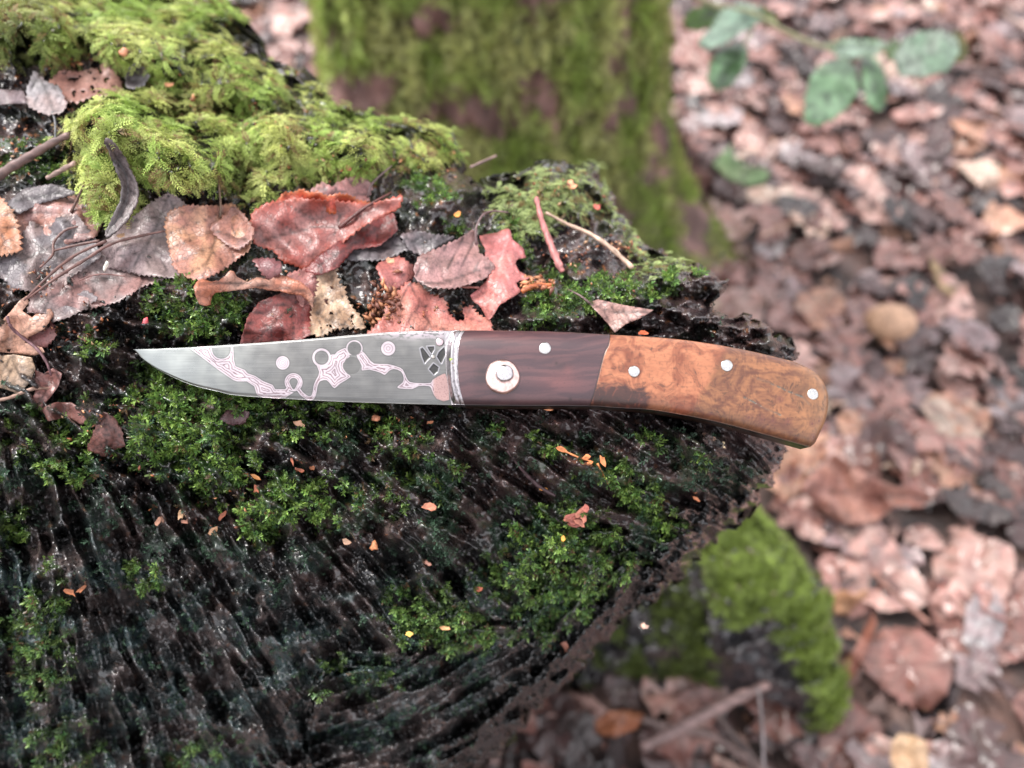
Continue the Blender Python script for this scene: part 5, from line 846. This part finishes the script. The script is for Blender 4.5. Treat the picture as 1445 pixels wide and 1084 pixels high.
def blade_paint(X, Y):
    val = np.full(X.shape, -99.)
    for P in PAT: val = np.maximum(val, chunked(lambda a, b: sdist(a, b, P), X, Y))
    for L_, r in LINES: val = np.maximum(val, r - chunked(lambda a, b: polydist(a, b, smooth_poly(L_, 5, False), False), X, Y))
    wob = .5 * noise2(X / 5, Y / 5, 200)
    def ring(cx, cy, ro_, ri): r = np.hypot(X - cx, Y - cy); return np.minimum(ro_ - r, r - ri)
    c1x, c1y = cz1([(1352, 458)])[0]; r1 = np.hypot(X - c1x, (Y - c1y)); hole = np.where(Y > c1y, np.hypot((X - c1x) * (1 + (Y - c1y) * .07), (Y - c1y) * .62), r1); val = np.maximum(val, np.minimum(12.5 - r1, hole - 6.2))
    c2x, c2y = cz2([(312, 260)])[0]; val = np.where(np.hypot(X - c2x, Y - c2y) < 10, np.hypot(X - c2x, Y - c2y) - 10, val); val = np.maximum(val, ring(c2x, c2y, 12.9, 10.2))
    c3x, c3y = cz2([(580, 185)])[0]; val = np.where(np.hypot(X - c3x, Y - c3y) < 9.8, -1., val); val = np.maximum(val, np.where(Y < c3y + 9, ring(c3x, c3y, 11.4, 9.9), -9.))
    c4x, c4y = cz2([(560, 322)])[0]; val = np.where(np.hypot(X - c4x, Y - c4y) < 12, -1., val)
    cdx, cdy = cz2([(855, 185)])[0]; dsc = np.hypot(X - cdx, Y - cdy); ddx, ddy = cz1([(1266, 302)])[0]; ds2 = np.hypot(X - ddx, Y - ddy)
    val = np.maximum(val, np.maximum(9.8 - dsc, 9.3 - ds2)); inn = sstep(-.55, .55, val)
    steel = np.array([.185, .185, .18]); pale = np.array([.53, .465, .49]); dark = np.array([.13, .07, .08]); copper = np.array([.44, .29, .27])
    tipl = sstep(420, 200, X)[..., None]; steel_c = steel + tipl * np.array([.17, .195, .185]); streak = (1 + .13 * fbm(X / 60, Y / 1.3, 210, 3) + .16 * fbm(X / 70, Y / 40, 211, 2) + .12 * sstep(520, 470, Y))[..., None]; steel_c = steel_c * streak  # steel lightened toward tip and spine, painting in the reflected brightness
    big = sstep(4.5, 7.5, val + 0) ; vw = val + 1.5 * fbm(X / 11, Y / 11, 201, 3); line = np.exp(-((np.abs((vw / 3.7 + .05) % 1 - .5) - 0) / .17) ** 2) * sstep(.9, 1.7, val)
    rg = np.exp(-(np.minimum(np.abs(dsc - 6.2), np.abs(dsc - 2.6)) / .65) ** 2) * (dsc < 10) + np.exp(-(np.minimum(np.minimum(np.abs(ds2 - 7), np.abs(ds2 - 4.6)), np.abs(ds2 - 2.2)) / .45) ** 2) * (ds2 < 9.5); discs = (dsc < 10) | (ds2 < 9.5)
    line = np.where(discs, rg * .6, line); line = np.where((X > 612) & (val > 0), .35 * sstep(.1, .5, noise2(X / 2.2, Y / 2.2, 203)), line)
    pc = pale + (copper - pale) * sstep(608, 614, X)[..., None]; pc = pc + (np.array([.85, .78, .80]) - pc) * (sstep(330, 230, X) * .6)[..., None]; pc = pc + (dark - pc) * (np.clip(line, 0, 1) * .85)[..., None]
    c_ = steel_c + (pc - steel_c) * inn[..., None]; outl = np.exp(-((val + .9) / .55) ** 2); c_ = c_ * (1 - .28 * outl[..., None])
    # pale uneven wash along the spine near the heel
    spn = sstep(16, 2, Y - 468) * sstep(500, 600, X) * sstep(-.3, .3, fbm(X / 8, Y / 4, 205, 3) + .15); c_ = c_ + (np.array([.58, .50, .54]) - c_) * (spn * .8)[..., None]
    mk = marker(X, Y); c_ = c_ * (1 - .62 * mk[..., None]); mo_ = markrim(X, Y); c_ = c_ + (np.array([.42, .41, .45]) - c_) * (mo_ * .6)[..., None]
    tc = sstep(3.2, .5, polydist(X, Y, [(X.min(), 570)] * 2)) if False else 0
    return c_
MK = [cz3([(108, 262), (130, 250), (160, 285), (215, 360), (175, 400), (158, 425), (128, 350)]), cz3([(186, 240), (262, 236), (262, 270), (238, 315), (212, 285)]), cz3([(378, 245), (388, 330), (345, 425), (318, 385), (295, 350), (318, 300)]), cz3([(255, 428), (312, 470), (300, 520), (262, 552), (205, 490)])]
def _mkd(X, Y): 
    s = np.full(X.shape, -99.)
    m = (X > 588) & (Y < 535) & (X < 632)
    for P in MK: s[m] = np.maximum(s[m], sdist(X[m], Y[m], P))
    return s
def marker(X, Y): return sstep(-.3, .9, _mkd(X, Y))
def markrim(X, Y): return np.exp(-((_mkd(X, Y) + 1.0) / .8) ** 2)
bo = np.vstack([blade_top, blade_bot[::-1]])
def blade_h(X, Y):
    yt = np.interp(X, blade_top[:, 0], blade_top[:, 1]); yb = np.interp(X, blade_bot[:, 0], blade_bot[:, 1]); t = np.clip((Y - yt) / np.maximum(yb - yt, .5), 0, 1)
    h = .15 - .10 * t ** 1.6; h = h - .05 * sstep(.93, 1, t) - .025 * sstep(.03, 0, t); h = h - .035 * sstep(330, 190, X)
    h = h - .028 * marker(X, Y) + .003 * markrim(X, Y)
    return h
slab('blade', blade_top[blade_top[:, 0] < 632], blade_bot[blade_bot[:, 0] < 638], [blade_top[0], blade_bot[0]], [(blade_top[blade_top[:, 0] < 632][-1]), (blade_bot[blade_bot[:, 0] < 638][-1])], 760, 190, HF(.12, blade_h), -.12, blade_paint, M_STEEL, knife)
# peened rivet of the maker's cross, and rivet bead near the spine
def disc(name, cx, cy, r, h0, h1, dome, col, mat, irregular=0, n=36, seed=1, rings=7, parent=None, hole=0, facet=0):
    rr = random.Random(seed); ph = [rr.uniform(0, 6.28) for _ in range(4)]; R_ = r * 22.6 / F; C0 = K(np.array(cx), np.array(cy), np.array(h1)); C0 = C0 - KN * (h1); Vv_ = []; 
    for q_ in range(rings + 2):
        for k in range(n):
            a = 2 * math.pi * k / n; w = 1 + irregular * (math.sin(3 * a + ph[0]) * .5 + math.sin(5 * a + ph[1]) * .4 + math.sin(8 * a + ph[2]) * .3)
            if q_ == 0: rad, hh = R_ * w, h0
            elif q_ <= rings + 0:
                f = 1 - ((q_ - 1) / rings) * (1 - hole); prof = math.sqrt(max(0, 1 - f ** 4)) if not hole else math.sin(math.pi * min(1, max(0, (1 - f) / (1 - hole))) * .75 + .15) ; rad = R_ * w * f
                hh = h1 - dome + dome * prof; hh += facet * math.sin(a * 4 + q_ * 1.7 + ph[3]) * (1 - f * f)
            else: continue
            Vv_.append(C0 + KX * rad * math.cos(a) + KY * rad * math.sin(a) + KN * hh)
    m_ = rings + 1; Fc = []
    for q_ in range(m_ - 1):
        for k in range(n): Fc.append([q_ * n + k, q_ * n + (k + 1) % n, (q_ + 1) * n + (k + 1) % n, (q_ + 1) * n + k])
    Fc.append([(m_ - 1) * n + k for k in range(n)]); Vv_ = np.array(Vv_); cc = np.tile(np.array(col), (len(Vv_), 1)) * (1 + .12 * np.random.RandomState(seed).randn(len(Vv_), 1)).clip(.7, 1.2)
    return mesh(name, Vv_, Fc, mat, parent or knife, cc)
COPc = (.86, .62, .56)
disc('rivet_bead', 620.5, 482.5, 6.2, .10, .185, .05, (.62, .50, .52), M_BRIGHT, .05, 20, 4)
disc('mark_boss', 611, 503.5, 3.2, .08, .16, .04, (.45, .42, .38), M_BRIGHT, .1, 14, 5)
# --- bolster ---
hout = np.vstack([[(560, 466.5)], hand_top, hand_end, hand_bot[::-1], [(560, 571.5)]])
TOPH = .58
bl_left = smooth_poly([(626, 466.8), (628, 495), (630.5, 530), (637, 571)], 6, False)
def bol_h(X, Y):
    L_ = np.interp(Y, hand_left[:, 1], hand_left[:, 0]); u = L_ - X; dome = round_edge(hout, .55, .20, 34)(X, Y); h = .19 + (dome - .20) * sstep(19, 9, u) + .012 * np.exp(-((u - 3.0) / 1.8) ** 2) - .018 * np.exp(-((u - 6.2) / 1.6) ** 2) + .004 * fbm(X / 3, Y / 4, 220, 3); return h
def bol_c(X, Y):
    L_ = np.interp(Y, hand_left[:, 1], hand_left[:, 0]); u = L_ - X; g_ = .46 + .12 * np.exp(-((u - 3) / 1.5) ** 2); pit = sstep(.1, .5, fbm(X / 3, Y / 5, 222, 3)) * sstep(490, 540, Y) * .5; c_ = np.stack([g_, g_ * .94, g_ * .97], -1) * (1 - pit)[..., None]; return c_ * (1 - .5 * np.exp(-((u - 6.0) / .8) ** 2))[..., None]
slab('bolster', [(626, 466.6), (657, 466.3)], [(637, 571.2), (656, 571.6)], bl_left, hand_left, 40, 110, HF(.20, bol_h), -.26, bol_c, M_STEEL, knife)
bit('moss_scrap', 'tiny moss scrap stuck on the bolster', 'moss scrap', 637, 508, 3.6, 3.4, 0, (.30, .38, .10), depth=22.3, off=0.03, kind='round'); bit('moss_scrap', 'tiny brown speck below the moss scrap on the bolster', 'moss scrap', 638, 513, 2.6, 2.6, 0, (.28, .17, .05), depth=22.27, off=0.03, kind='round')
# --- liners, spring, scales ---
joint = smooth_poly([(860, 472.5), (857, 490), (852, 500), (846, 520), (840, 545), (832, 573)], 6, False)
def split_curve(C, x, left): return C[C[:, 0] <= x] if left else C[C[:, 0] >= x]
ht_l = np.vstack([split_curve(hand_top, 859, True), joint[:1]]); hb_l = np.vstack([split_curve(hand_bot, 831, True), joint[-1:]])
ht_r = np.vstack([joint[:1], split_curve(hand_top, 861, False)]); hb_r = np.vstack([joint[-1:], split_curve(hand_bot, 833, False)])
def scale_h(X, Y): return round_edge(hout, TOPH, .20, 34)(X, Y) 
dj = lambda X, Y: chunked(lambda a, b: polydist(a, b, joint, False), X, Y)
def paint_dark(X, Y):
    g_ = fbm(X / 70 + .25 * noise2(X / 30, Y / 30, 231), (Y + .06 * X) / 8 + .6 * noise2(X / 60, Y / 20, 232), 230, 4); t = sstep(-.5, .6, g_); c_ = np.array([.050, .024, .030]) + (np.array([.082, .034, .038]) - np.array([.046, .020, .026])) * t[..., None]
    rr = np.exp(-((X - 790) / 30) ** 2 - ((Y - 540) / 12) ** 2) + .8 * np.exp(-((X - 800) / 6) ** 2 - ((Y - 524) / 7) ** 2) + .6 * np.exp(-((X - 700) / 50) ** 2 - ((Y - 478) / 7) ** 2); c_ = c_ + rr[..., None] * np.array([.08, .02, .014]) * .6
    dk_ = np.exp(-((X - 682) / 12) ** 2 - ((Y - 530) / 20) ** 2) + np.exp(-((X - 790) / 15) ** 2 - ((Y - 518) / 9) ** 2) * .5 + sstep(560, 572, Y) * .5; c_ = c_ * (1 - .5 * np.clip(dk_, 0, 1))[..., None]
    pores = sstep(.45, .7, noise2(X / 5, Y / 1.2, 234)); pit = np.exp(-(np.hypot(X - 784, Y - 516) / 2.2) ** 2) + np.exp(-(np.hypot(X - 804, Y - 565) / 2.4) ** 2); return c_ * (1 - .25 * pores - .6 * pit)[..., None] * (1 - .7 * np.exp(-(dj(X, Y) / .9) ** 2))[..., None]
def paint_burl(X, Y):
    wx = X + 20 * fbm(X / 44, Y / 44, 240, 2); wy = Y + 20 * fbm(X / 44, Y / 44, 243, 2); g1_ = fbm(wx / 34, wy / 20, 241, 3); g2_ = .75 * fbm(wx / 5, wy / 16, 242, 3); edg = sstep(22, 0, chunked(lambda a, b: polydist(a, b, hand_bot, False), X, Y)); g3 = fbm(X / 9, Y / 3.2, 247, 3)
    swx = np.hypot((X - 872) * 1.0, (Y - 512) * .8); swirl = np.sin(swx / 2.6 + 1.5 * noise2(X / 10, Y / 10, 245)) * np.exp(-(swx / 26) ** 2)
    light = np.array([.39, .145, .068]); mid = np.array([.17, .042, .016]); tan = np.array([.27, .11, .044]); dk_ = np.array([.032, .009, .008])
    t = sstep(-1.0, .75, g1_ + .5 * g2_ + .5 * swirl); c_ = mid + (light - mid) * t[..., None]; c_ = c_ * (1 - .22 * sstep(0, .6, g3))[..., None]; vn = np.exp(-(np.abs(g1_ + .25 * g2_) / .045) ** 2) * sstep(-.1, .3, noise2(X / 22, Y / 22, 252))
    rt_ = sstep(1000, 1015, X + .55 * (Y - 520) + 4 * noise2(X / 9, Y / 9, 246))[..., None]; ct = np.array([.10, .030, .013]) + (tan - np.array([.10, .030, .013])) * sstep(-.8, .8, g1_ * .8 + g2_ * .5 + .3 * g3)[..., None]; c_ = c_ * (1 - rt_) + ct * rt_
    c_ = c_ + (np.array([.32, .17, .075]) - c_) * (sstep(1090, 1170, X) * .4)[..., None]
    bd = sstep(-5, 6, sdist(X, Y, [(826, 580), (836, 548), (860, 544), (885, 548), (905, 550), (914, 560), (914, 582)]) + 5 * fbm(X / 12, Y / 5, 248, 3)); c_ = c_ + (dk_ + .07 * sstep(.2, .6, g2_)[..., None] * np.array([1, .25, .12]) - c_) * (bd * .93)[..., None]
    eyes = 0
    for (ex, ey, er) in ((1052, 591, 5), (1070, 594, 6), (1085, 596, 4), (1106, 597, 5), (1140, 600, 5), (1150, 596, 4), (1143, 618, 7), (1155, 612, 4), (903, 566, 4), (1000, 585, 3), (1094, 566, 5), (1120, 620, 4)): q_ = np.hypot((X - ex) * 1.0, (Y - ey)); eyes = eyes + np.exp(-(q_ / er) ** 2) * (.7 + .3 * np.sin(q_ * 1.8))
    c_ = c_ + (np.array([.12, .035, .025]) - c_) * np.clip(eyes * .95, 0, .9)[..., None]
    crk_ = np.minimum(polydist(X, Y, [(1063, 538), (1078, 542), (1105, 555), (1124, 562), (1135, 573)], False), polydist(X, Y, [(1045, 564), (1058, 570), (1073, 579), (1095, 588)], False)); w_ = sstep(-.1, .35, noise2(X / 7, Y / 7, 249)); c_ = c_ + (np.array([.10, .09, .07]) - c_) * (np.exp(-(crk_ / 1.3) ** 2) * (.25 + .75 * w_))[..., None]
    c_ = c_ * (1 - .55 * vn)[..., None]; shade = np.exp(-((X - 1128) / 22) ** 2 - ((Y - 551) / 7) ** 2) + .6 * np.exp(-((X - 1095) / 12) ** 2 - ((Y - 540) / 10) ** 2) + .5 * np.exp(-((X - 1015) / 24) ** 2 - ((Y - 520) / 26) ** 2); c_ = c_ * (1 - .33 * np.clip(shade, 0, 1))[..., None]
    fl_ = sstep(.42, .6, noise2(X / 3.5, Y / 6.5, 250)) * (X > 880); c_ = c_ * (1 - .28 * fl_)[..., None]; c_ = c_ * (1 - .5 * edg * sstep(-.7, .3, g1_))[..., None]  # edg paints the shading of the rounded lower side into the burl
    return c_ * (1 - .75 * np.exp(-(dj(X, Y) / .9) ** 2))[..., None]
def scale_h2(X, Y): 
    h = scale_h(X, Y) - .012 * np.exp(-(dj(X, Y) / .8) ** 2); crk_ = np.minimum(polydist(X, Y, [(1063, 538), (1078, 542), (1105, 555), (1124, 562)], False), polydist(X, Y, [(1045, 564), (1058, 570), (1073, 579), (1095, 588)], False)); return h - .02 * np.exp(-(crk_ / 1.1) ** 2) * (noise2(X / 7, Y / 7, 249) > 0)
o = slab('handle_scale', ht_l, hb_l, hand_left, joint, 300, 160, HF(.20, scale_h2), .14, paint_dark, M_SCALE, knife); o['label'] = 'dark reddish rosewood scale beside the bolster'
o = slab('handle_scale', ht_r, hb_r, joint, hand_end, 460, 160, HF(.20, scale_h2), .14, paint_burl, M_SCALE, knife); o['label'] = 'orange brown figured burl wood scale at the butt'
flat = lambda v: HF(.20, lambda X, Y: np.full(X.shape, v))
def grow(P, dx, dy): return np.asarray(P) + np.array([dx, dy])
SLC = (.40, .39, .37)
o = slab('liner', hand_top, grow(hand_bot, 0, 1.2), hand_left, grow(hand_end, .4, 1.0) if False else hand_end, 90, 20, flat(.137), .085, SLC, M_STEEL, knife)
o = slab('back_spring', grow(hand_top, 0, 1), grow(hand_bot, 0, .5), hand_left, hand_end, 90, 20, flat(.08), -.08, (.10, .09, .085), M_STEEL, knife)
o = slab('liner', hand_top, grow(hand_bot, 0, 1.2), hand_left, hand_end, 90, 20, flat(-.085), -.137, SLC, M_STEEL, knife)
o = slab('handle_scale', hand_top, hand_bot, hand_left, hand_end, 90, 20, flat(-.14), -.56, (.10, .04, .025), M_SCALE, knife); o['label'] = 'hidden underside scale of the handle'
for i, (cx, cy, r) in enumerate(((769, 491.3, 8.4), (895, 524, 7.9), (1026, 515.7, 8.2), (1147, 556.3, 8.0))):
    disc('pin', cx, cy, r, .40, float(scale_h(np.array([cx * 1.]), np.array([cy * 1.]))[0]) + .045, .02, (.60, .60, .59), M_BRIGHT, .025, 28, 30 + i)
disc('washer', 709, 530.5, 24, .5, .70, .10, COPc, M_BRIGHT, .022, 44, 9, 9, facet=.008)
disc('pivot_pin', 712, 526, 13, .6, .88, .17, (.62, .60, .61), M_BRIGHT, .035, 30, 12, 8, facet=.012)
